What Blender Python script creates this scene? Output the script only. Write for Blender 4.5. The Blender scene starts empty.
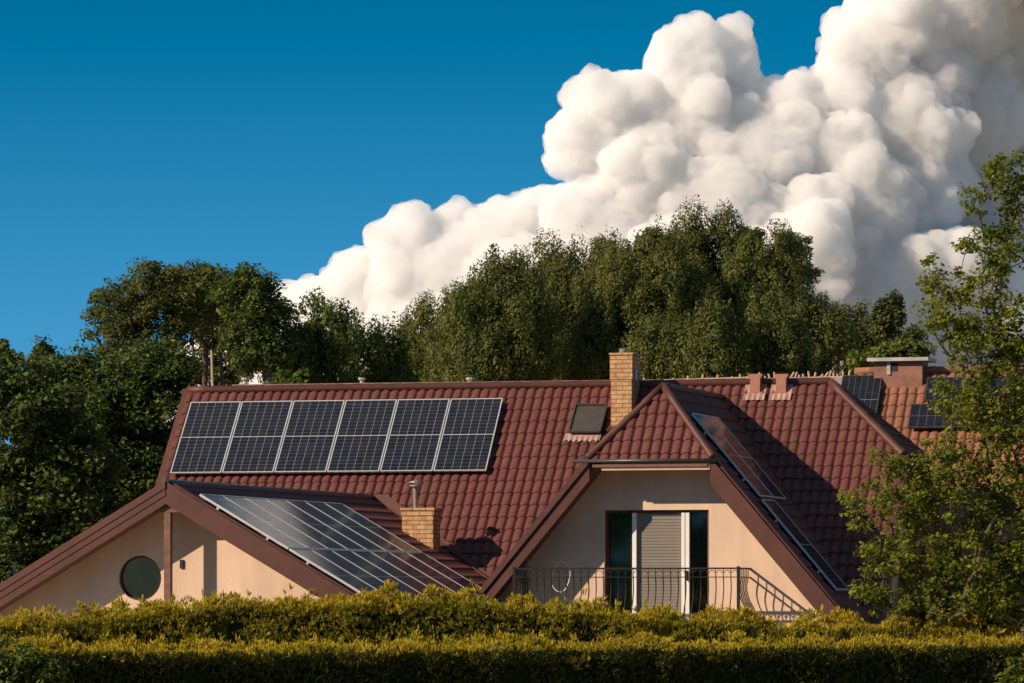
import bpy, bmesh, math, random
import numpy as np
from mathutils import Vector, Matrix, noise
random.seed(7); rng = np.random.default_rng(11)
R = math.radians
SC = bpy.context.scene
C = SC.collection

# ------------------------------------------------------------------ camera
F = 4301.5; YAW = 0.2736; HOR = 595.6
GZ = 3.0                                   # balcony floor stands 3 m above the ground
CA, SA = math.cos(YAW), math.sin(YAW)
RIGHT = Vector((CA, SA, 0)); LOOK = Vector((-SA, CA, 0))
X0, D0 = 2.565, 76.445
CAM = Vector((-X0*CA + D0*SA, -X0*SA - D0*CA, GZ + 0.678))
cd = bpy.data.cameras.new('camera'); cam = bpy.data.objects.new('camera', cd); C.objects.link(cam)
cam.location = CAM
cam.rotation_euler = (R(90), 0, YAW)
cd.lens = F*36/1024; cd.sensor_width = 36; cd.shift_y = (HOR-341.5)/1024
cd.clip_start = 1.0; cd.clip_end = 20000
SC.camera = cam

# ------------------------------------------------------------------ world and sun
SUN = Vector((1.15, 1.0, -0.85)).normalized()          # direction the light travels
elev = math.asin(-SUN.z); azim = math.atan2(-SUN.x, -SUN.y)
w = bpy.data.worlds.new('World'); SC.world = w; w.use_nodes = True
nt = w.node_tree; nt.nodes.clear()
o_ = nt.nodes.new('ShaderNodeOutputWorld'); bg = nt.nodes.new('ShaderNodeBackground')
sky = nt.nodes.new('ShaderNodeTexSky'); sky.sky_type = 'NISHITA'; sky.sun_disc = False
sky.sun_elevation = elev; sky.sun_rotation = azim % (2*math.pi)
sky.air_density = 1.0; sky.dust_density = 0.1; sky.ozone_density = 4.0; sky.altitude = 1500
tc = nt.nodes.new('ShaderNodeTexCoord')
va = nt.nodes.new('ShaderNodeVectorMath'); va.operation = 'ADD'; va.inputs[1].default_value = (0, 0, 0.30)
vn = nt.nodes.new('ShaderNodeVectorMath'); vn.operation = 'NORMALIZE'
hs = nt.nodes.new('ShaderNodeHueSaturation'); hs.inputs['Hue'].default_value = 0.475; hs.inputs['Saturation'].default_value = 1.36; hs.inputs['Value'].default_value = 1.0
nt.links.new(tc.outputs['Generated'], va.inputs[0]); nt.links.new(va.outputs[0], vn.inputs[0])
sep = nt.nodes.new('ShaderNodeSeparateXYZ'); nt.links.new(tc.outputs['Generated'], sep.inputs[0])
for nm, z0, z1, a, b_ in (('Saturation', .02, .15, 1.18, 1.40), ('Value', .05, .15, 1.28, .70)):   # deep blue low in the sky, where the camera looks
    mr = nt.nodes.new('ShaderNodeMapRange'); mr.inputs['From Min'].default_value = z0; mr.inputs['From Max'].default_value = z1; mr.inputs['To Min'].default_value = a; mr.inputs['To Max'].default_value = b_
    m2_ = nt.nodes.new('ShaderNodeMapRange'); m2_.inputs['From Min'].default_value = .22; m2_.inputs['From Max'].default_value = .6; m2_.inputs['To Min'].default_value = 0; m2_.inputs['To Max'].default_value = {'Saturation': -.65, 'Value': .25}[nm]
    ad = nt.nodes.new('ShaderNodeMath'); ad.operation = 'ADD'; nt.links.new(sep.outputs[2], mr.inputs[0]); nt.links.new(sep.outputs[2], m2_.inputs[0]); nt.links.new(mr.outputs[0], ad.inputs[0]); nt.links.new(m2_.outputs[0], ad.inputs[1]); nt.links.new(ad.outputs[0], hs.inputs[nm])
nt.links.new(vn.outputs[0], sky.inputs[0]); nt.links.new(sky.outputs[0], hs.inputs['Color'])
nt.links.new(hs.outputs[0], bg.inputs[0]); nt.links.new(bg.outputs[0], o_.inputs[0])
bg.inputs[1].default_value = 0.09
sl = bpy.data.lights.new('sun', 'SUN'); so = bpy.data.objects.new('sun', sl); C.objects.link(so)
sl.energy = 3.9; sl.angle = R(0.6); sl.color = (1.0, 0.80, 0.60)
so.rotation_euler = SUN.to_track_quat('-Z', 'Y').to_euler(); so.location = (-30, -60, 60)
SC.view_settings.view_transform = 'Standard'; SC.view_settings.look = 'None'
SC.view_settings.exposure = 0.62; SC.view_settings.gamma = 1.0; SC.view_settings.use_curve_mapping = False
SC.render.engine = 'CYCLES'
SC.cycles.use_denoising = True
SC.cycles.max_bounces = 14; SC.cycles.volume_bounces = 12; SC.cycles.diffuse_bounces = 3; SC.cycles.glossy_bounces = 3
SC.cycles.transmission_bounces = 4; SC.cycles.transparent_max_bounces = 8
SC.cycles.caustics_reflective = False; SC.cycles.caustics_refractive = False

# ------------------------------------------------------------------ placing
def ray(u, v): return LOOK + RIGHT*((u-512)/F) + Vector((0, 0, (HOR-v)/F))
def at(u, v, d): return CAM + ray(u, v)*d
def onplane(u, v, p0, n):
    r = ray(u, v); return CAM + r*((Vector(p0)-CAM).dot(n)/r.dot(n))

# ------------------------------------------------------------------ materials
def mat(name):
    m = bpy.data.materials.new(name); m.use_nodes = True
    nt = m.node_tree; nt.nodes.clear()
    out = nt.nodes.new('ShaderNodeOutputMaterial'); b = nt.nodes.new('ShaderNodeBsdfPrincipled')
    nt.links.new(b.outputs[0], out.inputs[0])
    return m, nt, b, out
def N(nt, t, **k):
    n = nt.nodes.new(t)
    for a, v in k.items():
        if a in n.inputs: n.inputs[a].default_value = v
        else: setattr(n, a, v)
    return n
def ramp(nt, fac, stops):
    r = nt.nodes.new('ShaderNodeValToRGB'); nt.links.new(fac, r.inputs[0])
    while len(r.color_ramp.elements) < len(stops): r.color_ramp.elements.new(0.5)
    for e, (p, c) in zip(r.color_ramp.elements, stops): e.position = p; e.color = (*c, 1)
    return r.outputs[0]
def paint(name, col, rough=0.5, vary=0.25, scale=3.0, bump=0.0, metallic=0.0, bscale=60, spec=0.5):
    m, nt, b, out = mat(name)
    t = N(nt, 'ShaderNodeTexCoord'); n = N(nt, 'ShaderNodeTexNoise', Scale=scale, Detail=8.0, Roughness=0.65)
    nt.links.new(t.outputs['Object'], n.inputs['Vector'])
    lo = tuple(c*(1-vary) for c in col); hi = tuple(min(1, c*(1+vary)) for c in col)
    nt.links.new(ramp(nt, n.outputs['Fac'], [(0.3, lo), (0.7, hi)]), b.inputs['Base Color'])
    b.inputs['Roughness'].default_value = rough; b.inputs['Metallic'].default_value = metallic
    b.inputs['Specular IOR Level'].default_value = spec
    if bump:
        n2 = N(nt, 'ShaderNodeTexNoise', Scale=bscale, Detail=4.0); nt.links.new(t.outputs['Object'], n2.inputs['Vector'])
        bp = N(nt, 'ShaderNodeBump', Strength=bump, Distance=0.02); nt.links.new(n2.outputs['Fac'], bp.inputs['Height'])
        nt.links.new(bp.outputs[0], b.inputs['Normal'])
    return m
M = {}
def tile_mat(name, col, dirt):
    m, nt, b, out = mat(name)
    t = N(nt, 'ShaderNodeTexCoord')
    n = N(nt, 'ShaderNodeTexNoise', Scale=0.9, Detail=9.0, Roughness=0.7); nt.links.new(t.outputs['Object'], n.inputs['Vector'])
    n2 = N(nt, 'ShaderNodeTexNoise', Scale=14.0, Detail=5.0, Roughness=0.7); nt.links.new(t.outputs['Object'], n2.inputs['Vector'])
    c1 = ramp(nt, n.outputs['Fac'], [(0.3, tuple(c*0.8 for c in col)), (0.55, col), (0.75, dirt)])
    mpd = N(nt, 'ShaderNodeMapping'); mpd.inputs['Scale'].default_value = (5.5, .5, .5); nt.links.new(t.outputs['Object'], mpd.inputs[0])
    n4 = N(nt, 'ShaderNodeTexNoise', Scale=1.0, Detail=7.0, Roughness=.7); nt.links.new(mpd.outputs[0], n4.inputs['Vector'])
    fl = N(nt, 'ShaderNodeMixRGB'); nt.links.new(ramp(nt, n4.outputs['Fac'], [(.45, (0, 0, 0)), (.75, (.55,)*3)]), fl.inputs[0]); nt.links.new(c1, fl.inputs[1]); fl.inputs[2].default_value = (.10, .062, .035, 1); c1 = fl.outputs[0]
    mx = N(nt, 'ShaderNodeMixRGB', blend_type='MULTIPLY'); mx.inputs[0].default_value = 0.9
    n5 = N(nt, 'ShaderNodeTexNoise', Scale=45.0, Detail=3.0, Roughness=0.8); nt.links.new(t.outputs['Object'], n5.inputs['Vector'])
    m5 = N(nt, 'ShaderNodeMixRGB', blend_type='MULTIPLY'); m5.inputs[0].default_value = 1
    nt.links.new(ramp(nt, n5.outputs['Fac'], [(0.3, (0.7,)*3), (0.7, (1.25,)*3)]), m5.inputs[1]); nt.links.new(ramp(nt, n2.outputs['Fac'], [(0.3, (0.65,)*3), (0.7, (1.15,)*3)]), m5.inputs[2])
    nt.links.new(c1, mx.inputs[1]); nt.links.new(m5.outputs[0], mx.inputs[2])
    nt.links.new(mx.outputs[0], b.inputs['Base Color']); b.inputs['Roughness'].default_value = 0.62
    b.inputs['Specular IOR Level'].default_value = 0.28
    return m
M['tile'] = tile_mat('red metal tile', (0.150, 0.046, 0.040), (0.185, 0.068, 0.058))
M['tile_orange'] = tile_mat('faded orange tile', (0.30, 0.125, 0.075), (0.36, 0.17, 0.10))
M['trim'] = paint('red brown sheet metal', (0.090, 0.032, 0.023), 0.55, 0.25, 2.0, spec=0.35)
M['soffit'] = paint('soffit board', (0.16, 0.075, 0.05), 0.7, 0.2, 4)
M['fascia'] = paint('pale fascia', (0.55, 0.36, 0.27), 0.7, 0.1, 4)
def stucco():
    m, nt, b, out = mat('peach stucco'); t = N(nt, 'ShaderNodeTexCoord')
    n = N(nt, 'ShaderNodeTexNoise', Scale=1.2, Detail=10.0, Roughness=0.6); nt.links.new(t.outputs['Object'], n.inputs['Vector'])
    mp = N(nt, 'ShaderNodeMapping'); mp.inputs['Scale'].default_value = (1.6, 1.6, 0.3); nt.links.new(t.outputs['Object'], mp.inputs[0])
    n3 = N(nt, 'ShaderNodeTexNoise', Scale=1.5, Detail=6.0); nt.links.new(mp.outputs[0], n3.inputs['Vector'])
    mx = N(nt, 'ShaderNodeMixRGB', blend_type='MULTIPLY'); mx.inputs[0].default_value = 1
    nt.links.new(ramp(nt, n.outputs['Fac'], [(0.3, (0.67, 0.485, 0.36)), (0.7, (0.74, 0.545, 0.405))]), mx.inputs[1])
    nt.links.new(ramp(nt, n3.outputs['Fac'], [(0.35, (0.86,)*3), (0.65, (1.04,)*3)]), mx.inputs[2])
    nt.links.new(mx.outputs[0], b.inputs['Base Color']); b.inputs['Roughness'].default_value = 0.95; b.inputs['Specular IOR Level'].default_value = 0.1
    n2 = N(nt, 'ShaderNodeTexNoise', Scale=70.0, Detail=5.0); nt.links.new(t.outputs['Object'], n2.inputs['Vector'])
    bp = N(nt, 'ShaderNodeBump', Strength=0.35, Distance=0.02); nt.links.new(n2.outputs['Fac'], bp.inputs['Height']); nt.links.new(bp.outputs[0], b.inputs['Normal'])
    return m
M['stucco'] = stucco()
M['grey_wall'] = paint('grey render', (0.38, 0.36, 0.34), 0.9, 0.12, 2, 0.3)
M['white'] = paint('white window frame', (0.78, 0.76, 0.72), 0.35, 0.05, 3)
M['alu'] = paint('silver aluminium', (0.72, 0.72, 0.70), 0.35, 0.08, 6, metallic=0.6)
M['iron'] = paint('dark wrought iron', (0.018, 0.015, 0.013), 0.6, 0.3, 20, spec=.2)
M['gutter'] = paint('dark gutter', (0.05, 0.045, 0.04), 0.4, 0.2, 5)
M['wood'] = paint('weathered post wood', (0.17, 0.085, 0.06), 0.8, 0.4, 9, 0.3)
M['blind'] = paint('grey roller shutter', (0.21, 0.18, 0.155), 0.6, 0.08, 4)
M['concrete'] = paint('pale concrete', (0.42, 0.40, 0.36), 0.9, 0.25, 3, 0.3)
M['lead'] = paint('pale flashing', (0.36, 0.22, 0.17), 0.6, 0.3, 8)
M['vent'] = paint('vent pipe tile', (0.36, 0.15, 0.10), 0.6, 0.2, 6)
M['steel'] = paint('flue steel', (0.40, 0.34, 0.28), 0.35, 0.25, 9, metallic=0.6)
M['mesh_dark'] = paint('dark interior', (0.02, 0.02, 0.018), 0.8, 0.2, 3)
M['shadecloth'] = paint('roof window awning', (0.045, 0.038, 0.03), 0.55, 0.2, 5)
M['curtain'] = paint('dark green curtain', (0.16, 0.19, 0.13), 0.8, 0.3, 3)
def glass(name, tint, rough=0.03):
    m, nt, b, out = mat(name)
    g = N(nt, 'ShaderNodeBsdfGlossy', Roughness=rough); tr = N(nt, 'ShaderNodeBsdfTransparent'); tr.inputs[0].default_value = (*tint, 1)
    fr = N(nt, 'ShaderNodeFresnel', IOR=1.5); mx = N(nt, 'ShaderNodeMixShader')
    nt.links.new(fr.outputs[0], mx.inputs[0]); nt.links.new(tr.outputs[0], mx.inputs[1]); nt.links.new(g.outputs[0], mx.inputs[2])
    nt.links.new(mx.outputs[0], out.inputs[0]); return m
M['glass'] = glass('window glass', (0.8, 0.85, 0.8))
def brick(name, c1, c2, mortar, sc=1.0):
    m, nt, b, out = mat(name); t = N(nt, 'ShaderNodeUVMap')
    br = N(nt, 'ShaderNodeTexBrick'); br.inputs['Color1'].default_value = (*c1, 1); br.inputs['Color2'].default_value = (*c2, 1); br.inputs['Mortar'].default_value = (*mortar, 1)
    br.inputs['Scale'].default_value = 1.0; br.inputs['Brick Width'].default_value = 0.25*sc; br.inputs['Row Height'].default_value = 0.083*sc
    br.inputs['Mortar Size'].default_value = 0.009; br.inputs['Mortar Smooth'].default_value = 0.3; br.inputs['Bias'].default_value = -0.1
    nt.links.new(t.outputs[0], br.inputs['Vector'])
    n = N(nt, 'ShaderNodeTexNoise', Scale=9.0, Detail=6.0); tc = N(nt, 'ShaderNodeTexCoord'); nt.links.new(tc.outputs['Object'], n.inputs['Vector'])
    mx = N(nt, 'ShaderNodeMixRGB', blend_type='MULTIPLY'); mx.inputs[0].default_value = 1
    nt.links.new(br.outputs['Color'], mx.inputs[1]); nt.links.new(ramp(nt, n.outputs['Fac'], [(0.3, (0.68,)*3), (0.65, (1.1,)*3)]), mx.inputs[2])
    nt.links.new(mx.outputs[0], b.inputs['Base Color']); b.inputs['Roughness'].default_value = 0.9
    bp = N(nt, 'ShaderNodeBump', Strength=0.6, Distance=0.01, invert=True); nt.links.new(br.outputs['Fac'], bp.inputs['Height']); nt.links.new(bp.outputs[0], b.inputs['Normal'])
    return m
M['brick'] = brick('yellow brick', (0.60, 0.35, 0.16), (0.48, 0.26, 0.11), (0.22, 0.14, 0.085))
def cells(name, cols=6, rows=20, lum=1.0, rough=0.12, lines=1.0):
    """glass over dark silicon cells; UV runs 0..1 over one module"""
    m, nt, b, out = mat(name); uv = N(nt, 'ShaderNodeUVMap'); sp = N(nt, 'ShaderNodeSeparateXYZ'); nt.links.new(uv.outputs[0], sp.inputs[0])
    def math_(op, a, bb=None):
        n = nt.nodes.new('ShaderNodeMath'); n.operation = op
        for i, x in enumerate((a, bb)):
            if x is None: continue
            if isinstance(x, (int, float)): n.inputs[i].default_value = x
            else: nt.links.new(x, n.inputs[i])
        return n.outputs[0]
    def line(c, n_, wd):
        f = math_('FRACT', math_('MULTIPLY', c, n_)); d = math_('ABSOLUTE', math_('SUBTRACT', f, 0.5))
        return math_('GREATER_THAN', d, 0.5-wd)
    lx = line(sp.outputs[0], cols, 0.026); ly = line(sp.outputs[1], rows, 0.055)
    mid = math_('LESS_THAN', math_('ABSOLUTE', math_('SUBTRACT', sp.outputs[1], 0.5)), 0.0055)
    bx_ = line(sp.outputs[0], cols*5, 0.035)
    cell = N(nt, 'ShaderNodeTexWhiteNoise', noise_dimensions='2D')
    cb = N(nt, 'ShaderNodeCombineXYZ'); nt.links.new(math_('FLOOR', math_('MULTIPLY', sp.outputs[0], cols)), cb.inputs[0]); nt.links.new(math_('FLOOR', math_('MULTIPLY', sp.outputs[1], rows/2)), cb.inputs[1])
    nt.links.new(cb.outputs[0], cell.inputs['Vector'])
    base = ramp(nt, cell.outputs['Value'], [(0.0, (0.010*lum, 0.016*lum, 0.034*lum)), (0.5, (0.016*lum, 0.022*lum, 0.042*lum)), (1.0, (0.026*lum, 0.028*lum, 0.036*lum))])
    def mixc(f, a, col, k=1.0):
        x = N(nt, 'ShaderNodeMixRGB'); nt.links.new(math_('MULTIPLY', f, k), x.inputs[0]); nt.links.new(a, x.inputs[1]); x.inputs[2].default_value = (*col, 1); return x.outputs[0]
    c = mixc(bx_, base, (0.12, 0.12, 0.12), 0.35); c = mixc(ly, c, (0.20, 0.19, 0.18), 0.4*lines); c = mixc(lx, c, (0.42, 0.38, 0.34), 0.6*lines); c = mixc(mid, c, (0.5, 0.48, 0.45), 0.8*lines)
    nt.nodes.remove(b); df = N(nt, 'ShaderNodeBsdfDiffuse'); nt.links.new(c, df.inputs[0]); gl = N(nt, 'ShaderNodeBsdfGlossy', Roughness=rough)
    fr = N(nt, 'ShaderNodeFresnel', IOR=1.32); ms = N(nt, 'ShaderNodeMixShader'); nt.links.new(math_('MULTIPLY', fr.outputs[0], .37), ms.inputs[0])
    nt.links.new(df.outputs[0], ms.inputs[1]); nt.links.new(gl.outputs[0], ms.inputs[2]); nt.links.new(ms.outputs[0], out.inputs[0])
    tc = N(nt, 'ShaderNodeTexCoord'); n2 = N(nt, 'ShaderNodeTexNoise', Scale=1.3, Detail=4.0); nt.links.new(tc.outputs['Object'], n2.inputs['Vector'])
    bp = N(nt, 'ShaderNodeBump', Strength=0.05, Distance=0.05); nt.links.new(n2.outputs['Fac'], bp.inputs['Height']); nt.links.new(bp.outputs[0], gl.inputs['Normal'])
    return m
M['cells'] = cells('solar cells', lum=.62, lines=.85)
M['cells_shaded'] = cells('shade-darkened solar cells', lum=.45, lines=.4)  # cell and line colours lowered to stand in for shade on these panels
def leafmat(name, stops, trans=0.35, tip=None, hue=0.0):
    m, nt, b, out = mat(name); g = N(nt, 'ShaderNodeNewGeometry')
    col = ramp(nt, g.outputs['Random Per Island'], stops)
    tc = N(nt, 'ShaderNodeTexCoord'); n = N(nt, 'ShaderNodeTexNoise', Scale=0.7, Detail=3.0); nt.links.new(tc.outputs['Object'], n.inputs['Vector'])
    mx = N(nt, 'ShaderNodeMixRGB', blend_type='MULTIPLY'); mx.inputs[0].default_value = 1
    nt.links.new(col, mx.inputs[1]); nt.links.new(ramp(nt, n.outputs['Fac'], [(0.35, (0.72, 0.78, 0.7)), (0.65, (1.2, 1.12, 1.0))]), mx.inputs[2]); c = mx.outputs[0]
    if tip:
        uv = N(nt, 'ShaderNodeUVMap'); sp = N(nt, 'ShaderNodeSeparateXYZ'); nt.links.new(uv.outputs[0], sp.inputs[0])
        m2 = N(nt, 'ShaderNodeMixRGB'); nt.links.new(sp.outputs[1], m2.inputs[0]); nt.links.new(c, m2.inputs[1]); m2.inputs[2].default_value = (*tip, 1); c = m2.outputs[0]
    nt.links.new(c, b.inputs['Base Color']); b.inputs['Roughness'].default_value = 0.65; b.inputs['Specular IOR Level'].default_value = 0.25
    t = N(nt, 'ShaderNodeBsdfTranslucent'); nt.links.new(c, t.inputs[0]); ms = N(nt, 'ShaderNodeMixShader'); ms.inputs[0].default_value = trans
    nt.links.new(b.outputs[0], ms.inputs[1]); nt.links.new(t.outputs[0], ms.inputs[2]); nt.links.new(ms.outputs[0], out.inputs[0])
    return m
M['leaf_left'] = leafmat('dark green leaves', [(0, (0.042, 0.078, 0.018)), (0.6, (0.085, 0.128, 0.026)), (1, (0.18, 0.20, 0.036))])
M['leaf_tall'] = leafmat('olive leaves', [(0, (0.075, 0.095, 0.028)), (0.6, (0.12, 0.138, 0.036)), (1, (0.18, 0.19, 0.048))], .45)
M['leaf_mass'] = leafmat('deep green needles', [(0, (0.080, 0.100, 0.026)), (0.6, (0.13, 0.148, 0.034)), (1, (0.20, 0.20, 0.044))], 0.35)
M['leaf_right'] = leafmat('yellow green leaves', [(0, (0.10, 0.14, 0.020)), (0.5, (0.19, 0.23, 0.026)), (1, (0.33, 0.33, 0.04))], 0.55)
M['leaf_bright'] = leafmat('bright green leaves', [(0, (0.07, 0.11, 0.02)), (1, (0.16, 0.20, 0.03))], 0.4)
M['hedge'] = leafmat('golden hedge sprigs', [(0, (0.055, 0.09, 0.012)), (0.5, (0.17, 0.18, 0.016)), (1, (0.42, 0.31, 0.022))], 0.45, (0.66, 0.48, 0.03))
M['hedge_side_shaded'] = leafmat('green hedge sprigs', [(0, (0.016, 0.032, 0.005)), (0.6, (0.034, 0.052, 0.007)), (1, (0.09, 0.09, 0.010))], 0.2, (0.06, 0.07, 0.008))  # green older growth, darkened further to paint in the shade of the side
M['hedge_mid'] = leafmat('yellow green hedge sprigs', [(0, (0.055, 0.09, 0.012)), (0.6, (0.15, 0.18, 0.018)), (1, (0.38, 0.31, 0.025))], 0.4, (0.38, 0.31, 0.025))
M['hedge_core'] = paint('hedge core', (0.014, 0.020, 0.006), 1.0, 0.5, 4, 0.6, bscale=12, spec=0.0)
M['bark'] = paint('grey brown bark', (0.09, 0.065, 0.045), 0.9, 0.4, 5, 0.5)
M['bark_pale'] = paint('pale bark', (0.34, 0.27, 0.22), 0.9, 0.35, 3, 0.5)
M['bounce_ground'] = paint('brightened bounce ground', (0.36, 0.28, 0.16), 0.95, 0.4, 0.4, 0.5)  # unseen ground, colour raised to throw warm fill light upwards

# ------------------------------------------------------------------ object helpers
def link(name, bm_or_me, m, parent=None, smooth=False):
    if isinstance(bm_or_me, bmesh.types.BMesh):
        me = bpy.data.meshes.new(name); bm_or_me.to_mesh(me); bm_or_me.free()
    else: me = bm_or_me
    for mm in (m if isinstance(m, (list, tuple)) else [m]): me.materials.append(M[mm] if isinstance(mm, str) else mm)
    if smooth: me.polygons.foreach_set('use_smooth', [True]*len(me.polygons))
    o = bpy.data.objects.new(name, me); C.objects.link(o)
    if parent:
        o.parent = parent
        o.matrix_parent_inverse = Matrix.Translation(-parent.location) if parent.parent is None else Matrix()
    return o
def tag(o, label=None, cat=None, group=None, kind=None):
    for k, v in (('label', label), ('category', cat), ('group', group), ('kind', kind)):
        if v: o[k] = v
    return o
def thing(name, label, cat, loc=(0, 0, 0), group=None):
    o = bpy.data.objects.new(name, None); C.objects.link(o); o.location = loc; o.empty_display_size = 0.3
    return tag(o, label, cat, group)
def boxuv(bm):
    uv = bm.loops.layers.uv.verify(); bm.normal_update()
    for f in bm.faces:
        n = f.normal; ax = max(range(3), key=lambda i: abs(n[i]))
        for l in f.loops:
            c = l.vert.co; l[uv].uv = {0: (c.y, c.z), 1: (c.x, c.z), 2: (c.x, c.y)}[ax]
def bx(bm, x0, x1, y0, y1, z0, z1, mi=0):
    vs = [bm.verts.new((x, y, z)) for z in (z0, z1) for x, y in ((x0, y0), (x1, y0), (x1, y1), (x0, y1))]
    for f in ((3, 2, 1, 0), (4, 5, 6, 7), (0, 1, 5, 4), (1, 2, 6, 5), (2, 3, 7, 6), (3, 0, 4, 7)):
        bm.faces.new([vs[i] for i in f]).material_index = mi
def prism(bm, pts, off):
    """polygon pts (world) extruded by vector off"""
    off = Vector(off); a = [bm.verts.new(Vector(p)) for p in pts]; b = [bm.verts.new(Vector(p)+off) for p in pts]
    n = len(pts); bm.faces.new(a); bm.faces.new(b[::-1])
    for i in range(n): bm.faces.new((a[(i+1) % n], a[i], b[i], b[(i+1) % n]))
    bmesh.ops.recalc_face_normals(bm, faces=bm.faces[:])
def tube(bm, pts, r, seg=8, rr=None):
    pts = [Vector(p) for p in pts]; rings = []
    for i, p in enumerate(pts):
        t = (pts[min(i+1, len(pts)-1)]-pts[max(i-1, 0)]).normalized()
        a = t.orthogonal().normalized() if i == 0 else (rings_a - t*rings_a.dot(t)).normalized()
        rings_a = a; b = t.cross(a); q = rr[i] if rr else r
        rings.append([bm.verts.new(p + (a*math.cos(k*2*math.pi/seg)+b*math.sin(k*2*math.pi/seg))*q) for k in range(seg)])
    for i in range(len(rings)-1):
        for k in range(seg): bm.faces.new((rings[i][k], rings[i][(k+1) % seg], rings[i+1][(k+1) % seg], rings[i+1][k]))
    bm.faces.new(rings[0][::-1]); bm.faces.new(rings[-1])
def nb(): return bmesh.new()
Z = Vector((0, 0, 1))

# ------------------------------------------------------------------ house numbers (house frame, z from ground)
P = 0.8782; TP = math.tan(P); CP, SP = math.cos(P), math.sin(P)
Yr, Zr, XL, XR = 5.182, 4.66+GZ, -10.70, 2.09
def mainz(y): return Zr - (Yr-y)*TP
MN = Vector((0, -SP, CP))
def onmain(u, v, lift=0): return onplane(u, v, Vector((0, Yr, Zr))+MN*lift, MN)
XD = 0.05; YG = -0.65; GL = 1.12; TD = 1.18                 # dormer: eave plane, half width at the hip gutter, slope
PD = math.atan(TD); CD, SD = math.cos(PD), math.sin(PD)
ZAP = GZ+4.365; ZDA = ZAP-GL*TD                               # ridge and gutter height
YHP = 0.30
XE = 4.02; ZDE = ZAP - XE*TD                                 # dormer eave
XW, ZW, YW = -6.3675, 2.4826+GZ, -7.838; TW = math.tan(0.5259); CW, SW = math.cos(0.5259), math.sin(0.5259)
WL, WR = -11.0, -3.0
def wz(x): return ZW - abs(x-XW)*TW

def tile_sheet(bm, org, s, t, poly, W=0.183, T=0.30, A=0.040, B=0.036, deck=0.14, ph=0.0, seg=10):
    """pressed metal tiles over the convex polygon (s,t metres, t down the slope)"""
    s = Vector(s).normalized(); t = Vector(t).normalized(); n = s.cross(t).normalized()
    if n.z < 0: n = -n
    s0 = min(p[0] for p in poly); s1 = max(p[0] for p in poly); t0 = min(p[1] for p in poly); t1 = max(p[1] for p in poly)
    k0, k1 = math.floor((s0-ph)/W), math.ceil((s1-ph)/W); S = [ph+(k+j/seg)*W for k in range(k0, k1) for j in range(seg)]+[ph+k1*W]
    rows = []
    for k in range(math.floor(t0/T), math.ceil(t1/T)):
        for f in (0.0, 0.35, 0.7, 0.93, 0.985):
            rows.append(((k+f)*T, B*f if f < 0.98 else B*0.55))
    g = bmesh.new(); grid = []
    for tt, hh in rows:
        line = []
        for i, ss in enumerate(S):
            fr = (ss-ph)/W % 1.0; wv = A*(1-abs(math.cos(math.pi*fr))**5)
            line.append(g.verts.new((ss, tt, wv+hh)))
        grid.append(line)
    for i in range(len(grid)-1):
        for j in range(len(S)-1): g.faces.new((grid[i][j], grid[i][j+1], grid[i+1][j+1], grid[i+1][j]))
    cx = sum(p[0] for p in poly)/len(poly); cy = sum(p[1] for p in poly)/len(poly)
    for i in range(len(poly)):
        a, b = poly[i], poly[(i+1) % len(poly)]; nn = Vector((b[1]-a[1], -(b[0]-a[0]), 0)).normalized()
        if nn.dot(Vector((cx-a[0], cy-a[1], 0))) > 0: nn = -nn
        bmesh.ops.bisect_plane(g, geom=g.verts[:]+g.edges[:]+g.faces[:], plane_co=(a[0], a[1], 0), plane_no=nn, clear_outer=True)
    vm = {}
    for v in g.verts: vm[v] = bm.verts.new(org + s*v.co.x + t*v.co.y + n*v.co.z)
    for f in g.faces: bm.faces.new([vm[v] for v in f.verts])
    g.free()
    prism_pts = [org + s*p[0] + t*p[1] - n*0.012 for p in poly]
    a = [bm.verts.new(p) for p in prism_pts]; b = [bm.verts.new(p-n*deck) for p in prism_pts]
    bm.faces.new(a); bm.faces.new(b[::-1])
    for i in range(len(a)): bm.faces.new((a[(i+1) % len(a)], a[i], b[i], b[(i+1) % len(a)]))
def ridge(bm, a, b, r=0.085, seg=0.40):
    a, b = Vector(a), Vector(b); L = (b-a).length; n = max(2, int(L/seg)); pts = []; rr = []
    for i in range(n):
        pts += [a.lerp(b, i/n), a.lerp(b, (i+0.94)/n)]; rr += [r*0.93, r*1.05]
    pts.append(b); rr.append(r*0.95); tube(bm, pts, r, 12, rr)

house = thing('house', 'main tiled house with rooftop solar panels, arched dormer gable and peach walls', 'house', (0, 2, 0))
house['label'] = 'peach house under a dark red tiled roof with dormer, balcony and low left wing'

# ---- main roof, front slope
XG = 3.70; kx = XG-XR; yh = Yr - 0.728*kx
roofm = nb(); O = Vector((0, Yr, Zr)); LE = 6.1/CP
tdn = (yh-Yr)/-CP
tile_sheet(roofm, O, (1, 0, 0), (0, -CP, -SP), [(XL, 0), (XR, 0), (XG, tdn), (XG, LE), (XL, LE)], ph=0.06)
roof = link('roof', roofm, 'tile', house); tag(roof, 'front slope of the main roof in dark red metal tiles')
b = nb(); tile_sheet(b, O, (-1, 0, 0), (0, CP, -SP), [(-XL, 0), (-XR, 0), (-XG, tdn), (-XG, LE), (-XL, LE)], seg=4)
link('rear_roof', b, 'tile', house)
b = nb()   # half hip at the right end
hipdir = Vector((kx, 0, -0.728*kx*TP)).normalized()
tile_sheet(b, Vector((XR, Yr, Zr)), (0, 1, 0), hipdir, [(0, 0), (0.728*kx, kx/hipdir.x), (-0.728*kx, kx/hipdir.x)])
link('half_hip', b, 'tile', house)
b = nb()
ridge(b, (XL-0.02, Yr, Zr+0.04), (XR, Yr, Zr+0.04))
up = MN*0.045
ridge(b, Vector((XR, Yr, Zr+0.04)), Vector((XG+0.02, yh, mainz(yh)))+up)
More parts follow.
